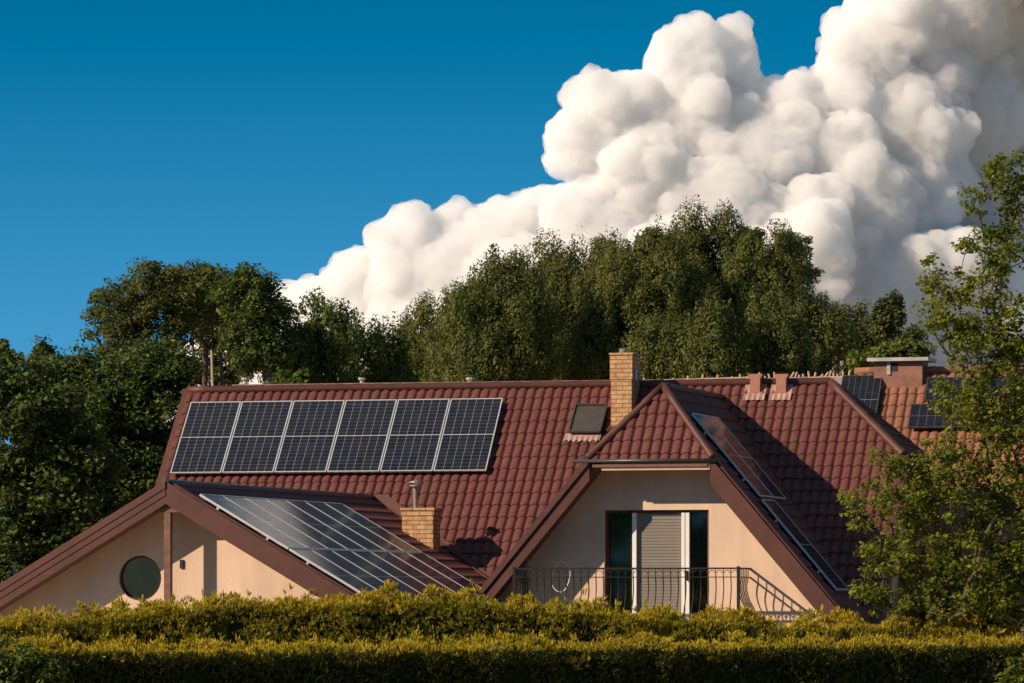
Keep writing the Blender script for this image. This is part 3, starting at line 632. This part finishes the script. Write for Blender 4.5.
# ------------------------------------------------------------------ foliage
def leaf_mesh(name, P_, Nn, size, aspect=1.6, up=None, quadvar=.35, jit=.55):
    """one folded leaf (rhombus) per point; P_ points, Nn preferred facing"""
    n = len(P_); Nn = Nn + rng.normal(0, jit, (n, 3)); Nn /= np.linalg.norm(Nn, axis=1)[:, None]+1e-9
    r = rng.normal(0, 1, (n, 3)) if up is None else up + rng.normal(0, .35, (n, 3))
    T_ = r-(r*Nn).sum(1)[:, None]*Nn; T_ /= np.linalg.norm(T_, axis=1)[:, None]+1e-9; B_ = np.cross(Nn, T_)
    sz = (size*(1+rng.uniform(-quadvar, quadvar, n)))[:, None] if np.isscalar(size) else size[:, None]
    h = sz*.5; w_ = h/aspect
    v = np.stack([P_-T_*h, P_+B_*w_-Nn*w_*.25+T_*h*.1, P_+T_*h, P_-B_*w_-Nn*w_*.25+T_*h*.1], 1).reshape(-1, 3)
    me = bpy.data.meshes.new(name); me.vertices.add(4*n); me.vertices.foreach_set('co', v.astype(np.float32).ravel())
    me.loops.add(4*n); me.loops.foreach_set('vertex_index', np.arange(4*n, dtype=np.int32))
    me.polygons.add(n); me.polygons.foreach_set('loop_start', np.arange(0, 4*n, 4, dtype=np.int32)); me.polygons.foreach_set('loop_total', np.full(n, 4, dtype=np.int32))
    uvl = me.uv_layers.new(name='UVMap'); uvl.data.foreach_set('uv', np.tile(np.array([.5, 0, 1, .5, .5, 1, 0, .5], dtype=np.float32), n))
    me.update(calc_edges=True); return me
V3 = lambda v: np.array([v.x, v.y, v.z])
Rn, Ln, Un = V3(RIGHT), V3(LOOK), np.array([0, 0, 1.0])
def ball(n, shell=0.0):
    p = rng.normal(0, 1, (n, 3)); p /= np.linalg.norm(p, axis=1)[:, None]; r = rng.uniform(shell**3, 1, n)**(1/3); return p*r[:, None], p
def skeleton(base, pts, r_tip=.012, fork_h=1.5, lean=0.6, step=.7, expo=.45, trunk_top=None):
    """grow limbs from base to every attractor point; returns mesh edges with radii as tubes"""
    base = np.array(base, float); nodes = [base]; par = [-1]
    top = base + np.array([0, 0, fork_h]) if trunk_top is None else np.array(trunk_top)
    k = max(2, int(np.linalg.norm(top-base)/step))
    for i in range(1, k+1): nodes.append(base+(top-base)*i/k + rng.normal(0, .03, 3)); par.append(len(nodes)-2)
    order = np.argsort(np.linalg.norm(pts-top, axis=1)*1.0 + pts[:, 2]*.3)
    for i in order:
        p = pts[i]; A_ = np.array(nodes); d = p-A_; dist = np.linalg.norm(d, axis=1)
        cost = dist + np.maximum(0, -(d[:, 2]) + .2)*1.6*lean; cost[:max(1, k//2)] += 2.0
        j = int(np.argmin(cost)); q = nodes[j]; L = dist[j]; m = max(1, int(L/step))
        for s in range(1, m+1):
            f = s/m; c = q+(p-q)*f; c = c + np.array([0, 0, -1.0])*math.sin(math.pi*f)*L*.07 + (rng.normal(0, .05, 3)*min(1, L) if s < m else 0)
            nodes.append(c); par.append(j); j = len(nodes)-1
    n = len(nodes); load = np.ones(n)
    for i in range(n-1, 0, -1): load[par[i]] += load[i]*1.0
    rad = r_tip*load**expo
    return np.array(nodes), np.array(par), rad
def skel_mesh(name, nodes, par, rad, seg=5):
    A_ = nodes[par[1:]]; B_ = nodes[1:]; ra = np.minimum(rad[par[1:]], rad[1:]*1.35); rb = rad[1:]
    t = B_-A_; t /= np.linalg.norm(t, axis=1)[:, None]+1e-9; ref = np.where(np.abs(t[:, 2:3]) < .9, [[0, 0, 1.]], [[1., 0, 0]])
    a = np.cross(t, ref); a /= np.linalg.norm(a, axis=1)[:, None]; b_ = np.cross(t, a); V = []; n = len(A_)
    for P_, r_ in ((A_, ra), (B_, rb)):
        for k in range(seg):
            an = 2*math.pi*k/seg; V.append(P_+(a*math.cos(an)+b_*math.sin(an))*r_[:, None])
    V = np.stack(V, 1).reshape(-1, 3); base = np.arange(n)[:, None]*2*seg
    Fc = np.concatenate([base+np.array([k, (k+1) % seg, seg+(k+1) % seg, seg+k]) for k in range(seg)], 0)
    me = bpy.data.meshes.new(name); me.vertices.add(len(V)); me.vertices.foreach_set('co', V.astype(np.float32).ravel())
    me.loops.add(Fc.size); me.loops.foreach_set('vertex_index', Fc.astype(np.int32).ravel()); me.polygons.add(len(Fc))
    me.polygons.foreach_set('loop_start', np.arange(0, Fc.size, 4, dtype=np.int32)); me.polygons.foreach_set('loop_total', np.full(len(Fc), 4, dtype=np.int32))
    me.polygons.foreach_set('use_smooth', [True]*len(Fc)); me.update(calc_edges=True); return me
def px3(u, v, d): return V3(at(u, v, d))
def airy_tree(label, base_u, depth, blobs, leafmat_, natt=240, nleaf=60, lsize=.14, spread=.35, fork_v=None, cat='tree', group=None, bark='bark', rtip=.008, fork_h=1.5, droop=0.0, aspect=1.6, shell=.35, depthk=1.0, name='tree'):
    """blobs: (u, v, ru, rv) seen sizes in px at the tree's depth, turned into real ellipsoids"""
    s = depth/F; g = px3(base_u, HOR, depth); base = np.array([g[0], g[1], -.05]); att = []
    area = sum(b_[2]*b_[3] for b_ in blobs)
    for (u, v, ru, rv, *dd) in blobs:
        n = max(3, int(natt*ru*rv/area)); q, _ = ball(n, shell); c = px3(u, v, depth+(dd[0] if dd else 0))
        att.append(c + q[:, 0:1]*Rn*ru*s + q[:, 1:2]*Ln*ru*s*depthk + q[:, 2:3]*Un*rv*s)
    att = np.concatenate(att)
    top = None
    if fork_v: top = px3(base_u, fork_v, depth)
    nodes, par, rad = skeleton(base, att, rtip, fork_h, trunk_top=top)
    root = thing(name, label, cat, tuple(base), group)
    link('trunk', skel_mesh('trunk', nodes, par, rad, 6), bark, root)
    n = len(att); k = nleaf; idx = np.repeat(np.arange(n), k)
    cl = rng.uniform(.6, 1.3, n)[idx][:, None]*spread
    off = rng.normal(0, 1, (n*k, 3)); off /= (np.linalg.norm(off, axis=1)[:, None]+1e-9); rr_ = rng.uniform(0, 1, (n*k, 1))**.5
    Pp = att[idx]+off*rr_*cl*np.array([1, 1, .75]); Pp[:, 2] -= droop*rr_[:, 0]
    Nn = off*.5+np.array([0, 0, .8])
    link('crown', leaf_mesh('crown', Pp, Nn, lsize, aspect), leafmat_, root)
    return root
def lobed_tree(label, base_u, depth, blobs, leafmat_, lobe=(.75, 1.25), nlobe=130, nleaf=420, lsize=.15, group=None, bark='bark', name='tree'):
    """dense crown of hanging lobes: every lobe is a cloud of small sprays round its own centre"""
    s = depth/F; g = px3(base_u, HOR, depth); base = np.array([g[0], g[1], -.05]); root = thing(name, label, 'tree', tuple(base), group)
    area = sum(b_[2]*b_[3] for b_ in blobs); cs = []; ns = []
    for (u, v, ru, rv, *dd) in blobs:
        n = max(4, int(nlobe*ru*rv/area)); q, d_ = ball(n, .80); c = px3(u, v, depth+(dd[0] if dd else 0))
        q[:, 1] = -np.abs(q[:, 1])*1.0 + .15*rng.normal(0, 1, n)            # most of them towards the front and the sides
        q *= rng.uniform(.82, 1.12, (n, 1)); cs.append(c+q[:, 0:1]*Rn*ru*s+q[:, 1:2]*Ln*ru*s+q[:, 2:3]*Un*rv*s); ns.append(d_)
    cs = np.concatenate(cs); n = len(cs)
    nodes, par, rad = skeleton(base, cs, .02, 3.0, step=1.0); link('trunk', skel_mesh('trunk', nodes, par, rad, 6), bark, root)
    ns_ = 15; idx = np.repeat(np.arange(n), ns_); L = rng.uniform(.65, 1.35, n)[idx]; q, d1 = ball(n*ns_, .86)
    wx_ = lobe[0]*L*(1-.35*np.maximum(0, q[:, 2])); c2 = cs[idx]+np.stack([q[:, 0]*wx_, q[:, 1]*wx_, q[:, 2]*lobe[1]*L], 1)   # hanging sprays on every lobe
    m_ = nleaf//ns_; i2 = np.repeat(np.arange(len(c2)), m_); g_ = rng.uniform(.7, 1.4, len(c2))[i2][:, None]; q2, d2 = ball(len(i2), .55)
    Pp = c2[i2]+q2*np.array([.21, .21, .40])*g_*(lobe[0]/.62); d_ = d2*.8+d1[i2]*.6; d_[::3] += rng.normal(0, 1.1, d_[::3].shape)
    link('crown', leaf_mesh('crown', Pp, d_*1.1+np.array([0, 0, .25]), lsize, 1.7, up=np.array([0, 0, -1.0]), jit=.30), leafmat_, root)
    return root

# left mass of broadleaf trees, nearest
airy_tree('big dark green leafy tree at the left edge beside the low wing', 30, 84, [(20, 430, 75, 75), (0, 520, 80, 80), (60, 500, 70, 80), (90, 560, 60, 60), (10, 385, 40, 35), (45, 590, 80, 50)], 'leaf_left', 520, 130, .115, .40, fork_h=2.5, group='leafy trees left of the house', shell=.2)
airy_tree('young dark leafy tree with a thin loose top rising against blue sky at far left', 42, 92, [(38, 358, 20, 22), (-8, 360, 24, 24), (5, 400, 40, 30), (50, 420, 35, 35)], 'leaf_left', 120, 90, .115, .28, fork_h=3.5, group='leafy trees left of the house', shell=.1)
airy_tree('broad leafy tree between the left edge and the upper corner of the roof', 120, 90, [(105, 400, 55, 55), (150, 415, 50, 60), (90, 455, 60, 60), (150, 480, 45, 55), (110, 530, 60, 60), (65, 395, 30, 35), (160, 375, 35, 35)], 'leaf_left', 520, 130, .11, .38, fork_h=2.5, group='leafy trees left of the house', shell=.2)
# tall loose trees behind
airy_tree('tall loose olive tree, leftmost of the tall trees above the roof corner', 165, 112, [(125, 305, 38, 32), (150, 290, 32, 28), (115, 330, 28, 30), (140, 345, 32, 35), (170, 320, 26, 40)], 'leaf_tall', 190, 110, .095, .32, fork_h=4, group='tall loose trees behind the roof corner', shell=.3)
airy_tree('tall tree with several bare trunks showing below its rounded olive crown', 205, 114, [(195, 288, 40, 26), (220, 300, 30, 28), (175, 290, 25, 25), (185, 320, 22, 25), (225, 335, 18, 20)], 'leaf_tall', 150, 120, .095, .32, fork_v=350, group='tall loose trees behind the roof corner', shell=.3)
airy_tree('tall darker tree, rightmost of the tall trees above the roof corner', 250, 110, [(255, 300, 32, 30), (265, 325, 28, 30), (240, 290, 22, 24), (250, 345, 30, 25), (272, 350, 22, 25)], 'leaf_left', 170, 120, .10, .33, fork_h=5, group='tall loose trees behind the roof corner', shell=.25)
for u, dd in ((192, 116), (212, 117), (218, 113)):
    b = nb(); g = at(u, HOR, dd); t0_ = at(u+random.uniform(-3, 5), 300, dd); tube(b, [(g.x, g.y, -.05), Vector((g.x, g.y, 0)).lerp(t0_, .5)+RIGHT*.15, t0_], .1, 8, [.09, .07, .03])
    r_ = thing('tree', {192: 'slim bare-stemmed tree, left of the three behind the roof corner', 212: 'slim bare-stemmed tree, middle of the three behind the roof corner', 218: 'slim bare-stemmed tree, right of the three behind the roof corner'}[u], 'tree', (g.x, g.y, 0), 'slim stems behind the roof corner')
    link('trunk', b, 'bark_pale' if u == 212 else 'bark', r_, True)
    q, d_ = ball(900, .2); link('crown', leaf_mesh('crown', V3(t0_)+q*np.array([.8, .8, .9]), d_*.5+np.array([0, 0, .8]), .16), 'leaf_tall', r_)
lobed_tree('rounded dark tree with a bushy crown right of the tall loose trees', 315, 116, [(310, 350, 30, 34), (330, 345, 20, 28), (305, 390, 40, 30)], 'leaf_left', (.5, .6), 40, 700, .095, group='dark trees between the two tall groups')
lobed_tree('small dark pointed tree just left of the large wooded mound', 370, 118, [(365, 365, 28, 32), (385, 370, 20, 28), (365, 395, 36, 22)], 'leaf_left', (.45, .65), 40, 700, .09, group='dark trees between the two tall groups')
airy_tree('low thin bush in the gap under the bare trunks behind the roof corner', 215, 120, [(198, 366, 22, 16), (236, 362, 26, 20), (216, 378, 30, 12), (212, 340, 18, 12)], 'leaf_tall', 110, 90, .09, .26, fork_h=2.0, cat='bush', name='bush')
airy_tree('bright yellow-green bush catching the sun above the left part of the ridge', 292, 100, [(292, 378, 14, 10), (290, 392, 24, 12)], 'leaf_bright', 50, 45, .13, .22, fork_h=3.0, cat='bush', name='bush')
# wooded mound in the middle
G = 'tall dense trees behind the ridge'
lobed_tree('dense hanging-leaved tree forming the left end of the wooded mound', 435, 132, [(432, 364, 42, 41), (425, 399, 47, 30), (450, 344, 35, 32)], 'leaf_mass', (.62, .95), 53, 1500, .085, group=G)
lobed_tree('dense tree with a peaked crown second from the left in the wooded mound', 500, 128, [(500, 343, 54, 58), (490, 373, 61, 39), (505, 308, 37, 28)], 'leaf_mass', (.62, .95), 69, 1500, .085, group=G)
lobed_tree('tall dense tree with rounded crown left of the tall brick chimney', 575, 134, [(585, 328, 63, 69), (590, 283, 46, 30), (560, 363, 49, 39)], 'leaf_mass', (.62, .95), 78, 1500, .085, group=G)
lobed_tree('dense tree directly behind the tall brick chimney', 645, 130, [(640, 318, 56, 60), (655, 298, 46, 34), (620, 358, 55, 41), (660, 270, 29, 20)], 'leaf_mass', (.62, .95), 78, 1500, .085, group=G)
lobed_tree('broadest and highest tree of the wooded mound, crown touching the cloud', 715, 136, [(715, 313, 63, 69), (715, 263, 46, 30), (740, 338, 61, 50), (690, 288, 44, 39)], 'leaf_mass', (.62, .95), 94, 1500, .085, group=G)
lobed_tree('dark dense tree at the right shoulder of the wooded mound', 785, 131, [(780, 328, 51, 56), (770, 288, 41, 34), (800, 358, 46, 41), (760, 368, 49, 36)], 'leaf_mass', (.62, .95), 69, 1500, .085, group=G)
airy_tree('loose round-crowned tree standing out at the upper right of the wooded mound', 797, 138, [(797, 262, 22, 26), (785, 250, 14, 16), (740, 238, 26, 14), (695, 240, 18, 12), (655, 240, 20, 10)], 'leaf_left', 110, 110, .10, .30, fork_h=9, shell=.3)
lobed_tree('small rounded bush-like tree low in front of the mound above the roof vents', 712, 118, [(712, 356, 20, 30)], 'leaf_mass', (.5, .8), 30, 700, .09, group='low trees at the foot of the mound')
lobed_tree('small upright tree low in front of the right end of the mound', 775, 119, [(775, 350, 24, 34), (790, 375, 20, 20)], 'leaf_mass', (.5, .9), 36, 700, .09, group='low trees at the foot of the mound')
lobed_tree('low dark tree behind the ridge between the chimney and the mound foot', 660, 121, [(665, 365, 34, 26)], 'leaf_mass', (.5, .8), 34, 700, .09, group='low trees at the foot of the mound')
airy_tree('mid green tree between the mound and the pale bare trunks', 850, 150, [(850, 330, 26, 28), (835, 350, 26, 30), (865, 355, 26, 26), (850, 375, 40, 20), (885, 352, 30, 24), (908, 345, 20, 22)], 'leaf_tall', 200, 120, .11, .38, fork_h=4)
for i, (u, v0) in enumerate(((834, 338), (841, 345), (881, 330), (893, 322))):
    g = at(u, HOR, 148); t0_ = at(u+1, v0, 148); b = nb(); tube(b, [(g.x, g.y, -.05), t0_], .1, 8, [.16, .08])
    r_ = thing('tree', ['pale bare-trunked tree, first from the left right of the mound', 'pale bare-trunked tree, second from the left right of the mound', 'pale-trunked tree nearest the orange roof chimney on its left', 'slim pale-trunked tree directly above the orange roof chimney'][i], 'tree', (g.x, g.y, 0), 'pale-trunked trees right of the mound')
    link('trunk', b, 'bark_pale', r_, True)
    q, d_ = ball(700, .2); link('crown', leaf_mesh('crown', V3(t0_)+np.array([0, 0, .3])+q*np.array([.42, .42, .85]), d_*.5+np.array([0, 0, .8]), .18), 'leaf_tall', r_)
airy_tree('bright green bush peeping over the ridge beside the orange roof chimney', 885, 100, [(882, 356, 22, 8), (905, 350, 22, 8), (860, 360, 14, 6)], 'leaf_bright', 60, 45, .14, .22, fork_h=4.5, cat='bush', name='bush')

# big sunlit tree at the right, in front of the house
airy_tree('large yellow-green leafy tree in front of the house at the right edge', 1036, 66,
          [(998, 166, 8, 16), (1016, 182, 14, 26), (1000, 180, 14, 26), (1012, 215, 20, 35), (975, 205, 10, 22), (978, 245, 18, 22), (930, 275, 12, 22), (1005, 260, 30, 30), (960, 280, 20, 22), (935, 310, 22, 22), (985, 310, 32, 32), (1020, 330, 30, 40),
           (960, 350, 28, 28), (1000, 370, 40, 40), (962, 395, 28, 22), (975, 420, 40, 30), (1015, 430, 40, 45), (935, 452, 26, 16), (885, 462, 26, 10), (865, 500, 26, 16), (905, 500, 40, 32), (960, 490, 50, 45), (1010, 510, 45, 50),
           (855, 530, 14, 8), (890, 560, 28, 22), (925, 560, 40, 38), (975, 570, 55, 45), (1020, 590, 40, 45), (890, 600, 30, 16), (870, 585, 18, 12), (1000, 600, 40, 30), (960, 600, 40, 26), (1035, 540, 30, 50), (1035, 440, 24, 50)],
          'leaf_right', 1000, 36, .076, .20, fork_h=2.2, shell=.1, rtip=.0035, aspect=1.5)

# woods behind the photographer, seen only in the window panes
n_ = 30000; xx = rng.uniform(-160, 160, n_); zz = rng.uniform(0, 1, n_); zz = zz*(17+4*np.sin(xx*.13)+2*np.sin(xx*.41)); dd_ = rng.uniform(-70, -45, n_)
Pw = V3(CAM)[None]*np.array([1, 1, 0])+Rn*xx[:, None]+Ln*dd_[:, None]+Un*zz[:, None]
tag(link('woods', leaf_mesh('woods', Pw, np.tile(Ln, (n_, 1))+Un*.3, 1.3), 'leaf_left'), kind='stuff')
# ------------------------------------------------------------------ hedges
def hedge(label, prof, depth_l, depth_r, thick, u0, u1, dens, size, seed, rough=.08, face=.8, side_mat='hedge_side_shaded'):
    """prof: list of (u, v) of the hedge top line; the hedge runs from depth_l at u0 to depth_r at u1"""
    us = np.array([p_[0] for p_ in prof]); vs_ = np.array([p_[1] for p_ in prof])
    n = 90; b = nb(); rows = []; root_loc = at((u0+u1)/2, HOR, (depth_l+depth_r)/2)
    A = at(u0, HOR, depth_l); B = at(u1, HOR, depth_r); ax = Vector((B.x-A.x, B.y-A.y, 0)); Ltot = ax.length; ax.normalize(); back = Vector((-ax.y, ax.x, 0))
    def top(f):
        p_ = A+ax*Ltot*f; d = (p_-CAM).dot(LOOK); u = 512+F*(p_-CAM).dot(RIGHT)/d; return CAM.z+(HOR-np.interp(u, us, vs_))/F*d
    tops = np.array([top(i/200) for i in range(201)])
    for i in range(n+1):
        f = i/n; p_ = A+ax*Ltot*f; h = float(np.interp(f*200, np.arange(201), tops))-.12; line = []
        for (o, z) in ((0.1, 0), (.08, h*.5), (.05, h-.12), (.2, h), (thick*.5, h+.02), (thick-.2, h), (thick-.05, h-.12), (thick-.1, 0)):
            nz = noise.noise(Vector((f*40, o*3+seed, z*2)))*.10; line.append(b.verts.new((p_.x+back.x*(o+nz), p_.y+back.y*(o+nz), max(0, z+nz*(z > .1)))))
        rows.append(line)
    for i in range(n):
        for k in range(7): b.faces.new((rows[i][k], rows[i+1][k], rows[i+1][k+1], rows[i][k+1]))
    b.faces.new(rows[0]); b.faces.new(rows[-1][::-1]); bmesh.ops.recalc_face_normals(b, faces=b.faces[:])
    root = thing('hedge', label, 'hedge', (root_loc.x, root_loc.y, 0))
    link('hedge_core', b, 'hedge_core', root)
    A_ = V3(A); ax_ = V3(ax); bk = V3(back)
    # sprigs: clusters of upright blades
    nt_ = int(Ltot*thick*dens); nf = int(Ltot*face*2*dens)
    f = rng.uniform(0, 1, nt_); o = rng.uniform(0, thick, nt_); h = np.interp(f*200, np.arange(201), tops)
    lump = np.array([noise.noise(Vector((a_*Ltot*1.7, c_*1.7, seed)))+.5*noise.noise(Vector((a_*Ltot*5, c_*5, seed+3))) for a_, c_ in zip(f, o)])
    P1 = A_+ax_*(f*Ltot)[:, None]+bk*o[:, None]; P1[:, 2] = h-.10+lump*rough*1.6+rng.uniform(-.08, .04, nt_); N1 = np.tile(np.array([0, 0, .2]), (nt_, 1))-bk*.6
    f = rng.uniform(0, 1, nf); h = np.interp(f*200, np.arange(201), tops); z = h-.10-rng.uniform(0, 1, nf)**1.3*face*1.6
    lump = np.array([noise.noise(Vector((a_*Ltot*1.7, c_*1.7, seed+9))) for a_, c_ in zip(f, z)])
    P2 = A_+ax_*(f*Ltot)[:, None]+bk*(.03-lump*.16+rng.uniform(-.06, .06, nf))[:, None]; P2[:, 2] = z; N2 = np.tile(-bk, (nf, 1))
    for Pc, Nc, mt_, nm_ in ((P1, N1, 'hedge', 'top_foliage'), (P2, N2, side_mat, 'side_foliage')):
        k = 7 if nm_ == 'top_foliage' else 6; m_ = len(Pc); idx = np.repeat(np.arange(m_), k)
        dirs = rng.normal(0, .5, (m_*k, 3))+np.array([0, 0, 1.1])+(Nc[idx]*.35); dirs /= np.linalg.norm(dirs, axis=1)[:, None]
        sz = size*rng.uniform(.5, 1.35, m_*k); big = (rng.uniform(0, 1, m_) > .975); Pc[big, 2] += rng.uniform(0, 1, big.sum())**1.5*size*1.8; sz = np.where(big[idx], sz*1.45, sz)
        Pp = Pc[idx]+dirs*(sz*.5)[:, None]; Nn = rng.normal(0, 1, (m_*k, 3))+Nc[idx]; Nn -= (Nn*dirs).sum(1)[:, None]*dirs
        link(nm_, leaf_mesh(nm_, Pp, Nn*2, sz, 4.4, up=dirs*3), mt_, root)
    return root
hedge('bushy golden-green hedge with uneven top right in front of the house',
      [(-60, 626), (0, 622), (80, 616), (150, 610), (200, 604), (240, 601), (300, 605), (335, 601), (400, 599), (460, 597), (520, 606), (600, 610), (660, 616), (720, 618), (790, 625), (850, 624), (940, 625), (1090, 624)],
      64, 66, 1.3, -60, 1090, 480, .085, 3.0, rough=.22, face=.7, side_mat='hedge_mid')
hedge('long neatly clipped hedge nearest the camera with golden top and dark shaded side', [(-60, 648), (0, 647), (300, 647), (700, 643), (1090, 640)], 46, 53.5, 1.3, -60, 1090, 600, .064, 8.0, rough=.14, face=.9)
airy_tree('small sunlit shrub at the lower left corner in front of the hedge', 15, 43, [(8, 668, 34, 26), (35, 680, 28, 24)], 'leaf_bright', 90, 40, .07, .12, fork_h=.8, cat='shrub', name='shrub', rtip=.004)
airy_tree('leafy twigs of a shrub poking in at the lower right corner', 1020, 42, [(1018, 668, 12, 8), (1010, 682, 16, 8), (1030, 690, 20, 20)], 'leaf_right', 60, 14, .07, .09, fork_h=.8, cat='shrub', name='shrub', rtip=.004)

# ------------------------------------------------------------------ cumulus
def cloud(name, blobs, depth, res, seed, dens=.12):
    """towering cumulus as one closed billowing body far beyond the trees"""
    s = depth/F; r_ = random.Random(seed); me = bpy.data.metaballs.new('tmp') if False else None
    sph = []
    for (u, v, rp, *dd) in blobs:
        c = at(u, v, depth); c = CAM+(c-CAM)+LOOK*(s*(dd[0] if dd else 0)); R_ = rp*s; sph.append((c, R_, 0))
    for c, R_, l in list(sph):
        for i in range(12):
            d = Vector((r_.gauss(0, 1), r_.gauss(0, 1), r_.gauss(0, 1)+.25)).normalized()
            if d.dot(LOOK) > .5: d = -d
            q = R_*r_.uniform(.24, .5); c2 = c+d*(R_*r_.uniform(.66, .9)); sph.append((c2, q, 1))
            for j in range(6):
                d2 = (d*.7+Vector((r_.gauss(0, 1), r_.gauss(0, 1), r_.gauss(0, 1)+.2))*.7).normalized()
                if q > 12*s: sph.append((c2+d2*(q*.8), q*r_.uniform(.3, .5), 2))
    base = bmesh.new(); bmesh.ops.create_icosphere(base, subdivisions=3, radius=1.0)
    bv = np.array([v.co[:] for v in base.verts]); bf = np.array([[v.index for v in f.verts] for f in base.faces]); base.free()
    nv = len(bv); V = np.concatenate([bv*q+np.array(c) for c, q, _ in sph]); Fc = np.concatenate([bf+i*nv for i in range(len(sph))])
    me = bpy.data.meshes.new(name); me.from_pydata(V.tolist(), [], Fc.tolist()); o = bpy.data.objects.new(name, me); C.objects.link(o)
    rm = o.modifiers.new('r', 'REMESH'); rm.mode = 'VOXEL'; rm.voxel_size = res*s; rm.use_smooth_shade = True
    sm = o.modifiers.new('s', 'SMOOTH'); sm.factor = .6; sm.iterations = 4
    dg = bpy.context.evaluated_depsgraph_get(); ev = o.evaluated_get(dg); m2 = bpy.data.meshes.new_from_object(ev); o.modifiers.clear(); o.data = m2; bpy.data.meshes.remove(me)
    n = len(m2.vertices); co = np.empty(n*3, np.float32); m2.vertices.foreach_get('co', co); co = co.reshape(-1, 3); no = np.empty(n*3, np.float32); m2.vertex_normals.foreach_get('vector', no); no = no.reshape(-1, 3)
    k = 1/(s)
    disp = np.array([(.5-abs(noise.noise(Vector(p)*(k/26))))*6+(.5-abs(noise.noise(Vector(p)*(k/11))))*4+noise.noise(Vector(p)*(k/5))*2.4 for p in co])
    co = co+no*(disp*s)[:, None]
    m2.vertices.foreach_set('co', co.astype(np.float32).ravel()); m2.update(); m2.polygons.foreach_set('use_smooth', [True]*len(m2.polygons))
    rm = o.modifiers.new('r', 'REMESH'); rm.mode = 'VOXEL'; rm.voxel_size = res*s*.85; rm.use_smooth_shade = True
    sm = o.modifiers.new('s', 'SMOOTH'); sm.factor = .5; sm.iterations = 1
    dg = bpy.context.evaluated_depsgraph_get(); m3 = bpy.data.meshes.new_from_object(o.evaluated_get(dg)); o.modifiers.clear(); o.data = m3; bpy.data.meshes.remove(m2); m2 = m3
    m, nt, bb, out = mat('cloud'); nt.nodes.remove(bb)
    vs = N(nt, 'ShaderNodeVolumeScatter', Density=dens); vs.inputs['Color'].default_value = (1.0, .994, .985, 1); nt.links.new(vs.outputs[0], out.inputs['Volume'])
    m2.materials.clear(); m2.materials.append(m); return tag(o, kind='structure')
cloud('cloud', [(255, 345, 58, 60), (320, 338, 62, 30), (368, 300, 48, 20), (408, 250, 40, 0), (440, 300, 66, 0), (455, 240, 34, 10), (500, 255, 52, 0), (545, 232, 46, 20), (520, 320, 90, -10), (600, 270, 80, 0),
      (582, 142, 36, 0), (606, 110, 38, 0), (640, 118, 48, 20), (688, 70, 44, 20), (722, 62, 38, 40), (650, 175, 58, 0), (700, 130, 60, 30), (745, 110, 38, 50), (618, 205, 50, 10),
      (792, 118, 42, 30), (760, 165, 55, 10), (720, 210, 60, -10), (815, 100, 28, 60), (852, 92, 46, 50), (872, 52, 46, 60), (905, 10, 56, 70), (955, -10, 80, 100), (1020, 20, 80, 180), (840, 165, 58, 30), (905, 120, 66, 70), (965, 95, 76, 130), (1040, 120, 90, 230),
      (862, 215, 60, 20), (925, 185, 52, 60), (985, 200, 76, 190), (1045, 240, 90, 240), (800, 270, 80, 0), (870, 305, 76, 20), (940, 300, 80, 60), (1010, 330, 90, 90), (700, 300, 100, -10), (620, 340, 90, 0), (780, 350, 90, 10),
      (880, 390, 90, 40), (400, 380, 76, 10), (310, 400, 70, 40), (1040, 400, 100, 120), (215, 385, 55, 70), (960, -120, 105, 90), (1070, -90, 110, 130), (1085, -230, 120, 120), (985, -260, 95, 90), (1060, -380, 130, 110), (1150, -450, 120, 130), (1120, -560, 100, 110), (850, -330, 105, 60), (770, -420, 110, 40), (890, -470, 120, 60), (700, -530, 100, 30), (980, -580, 120, 90)], 3000, 1.8, 5)
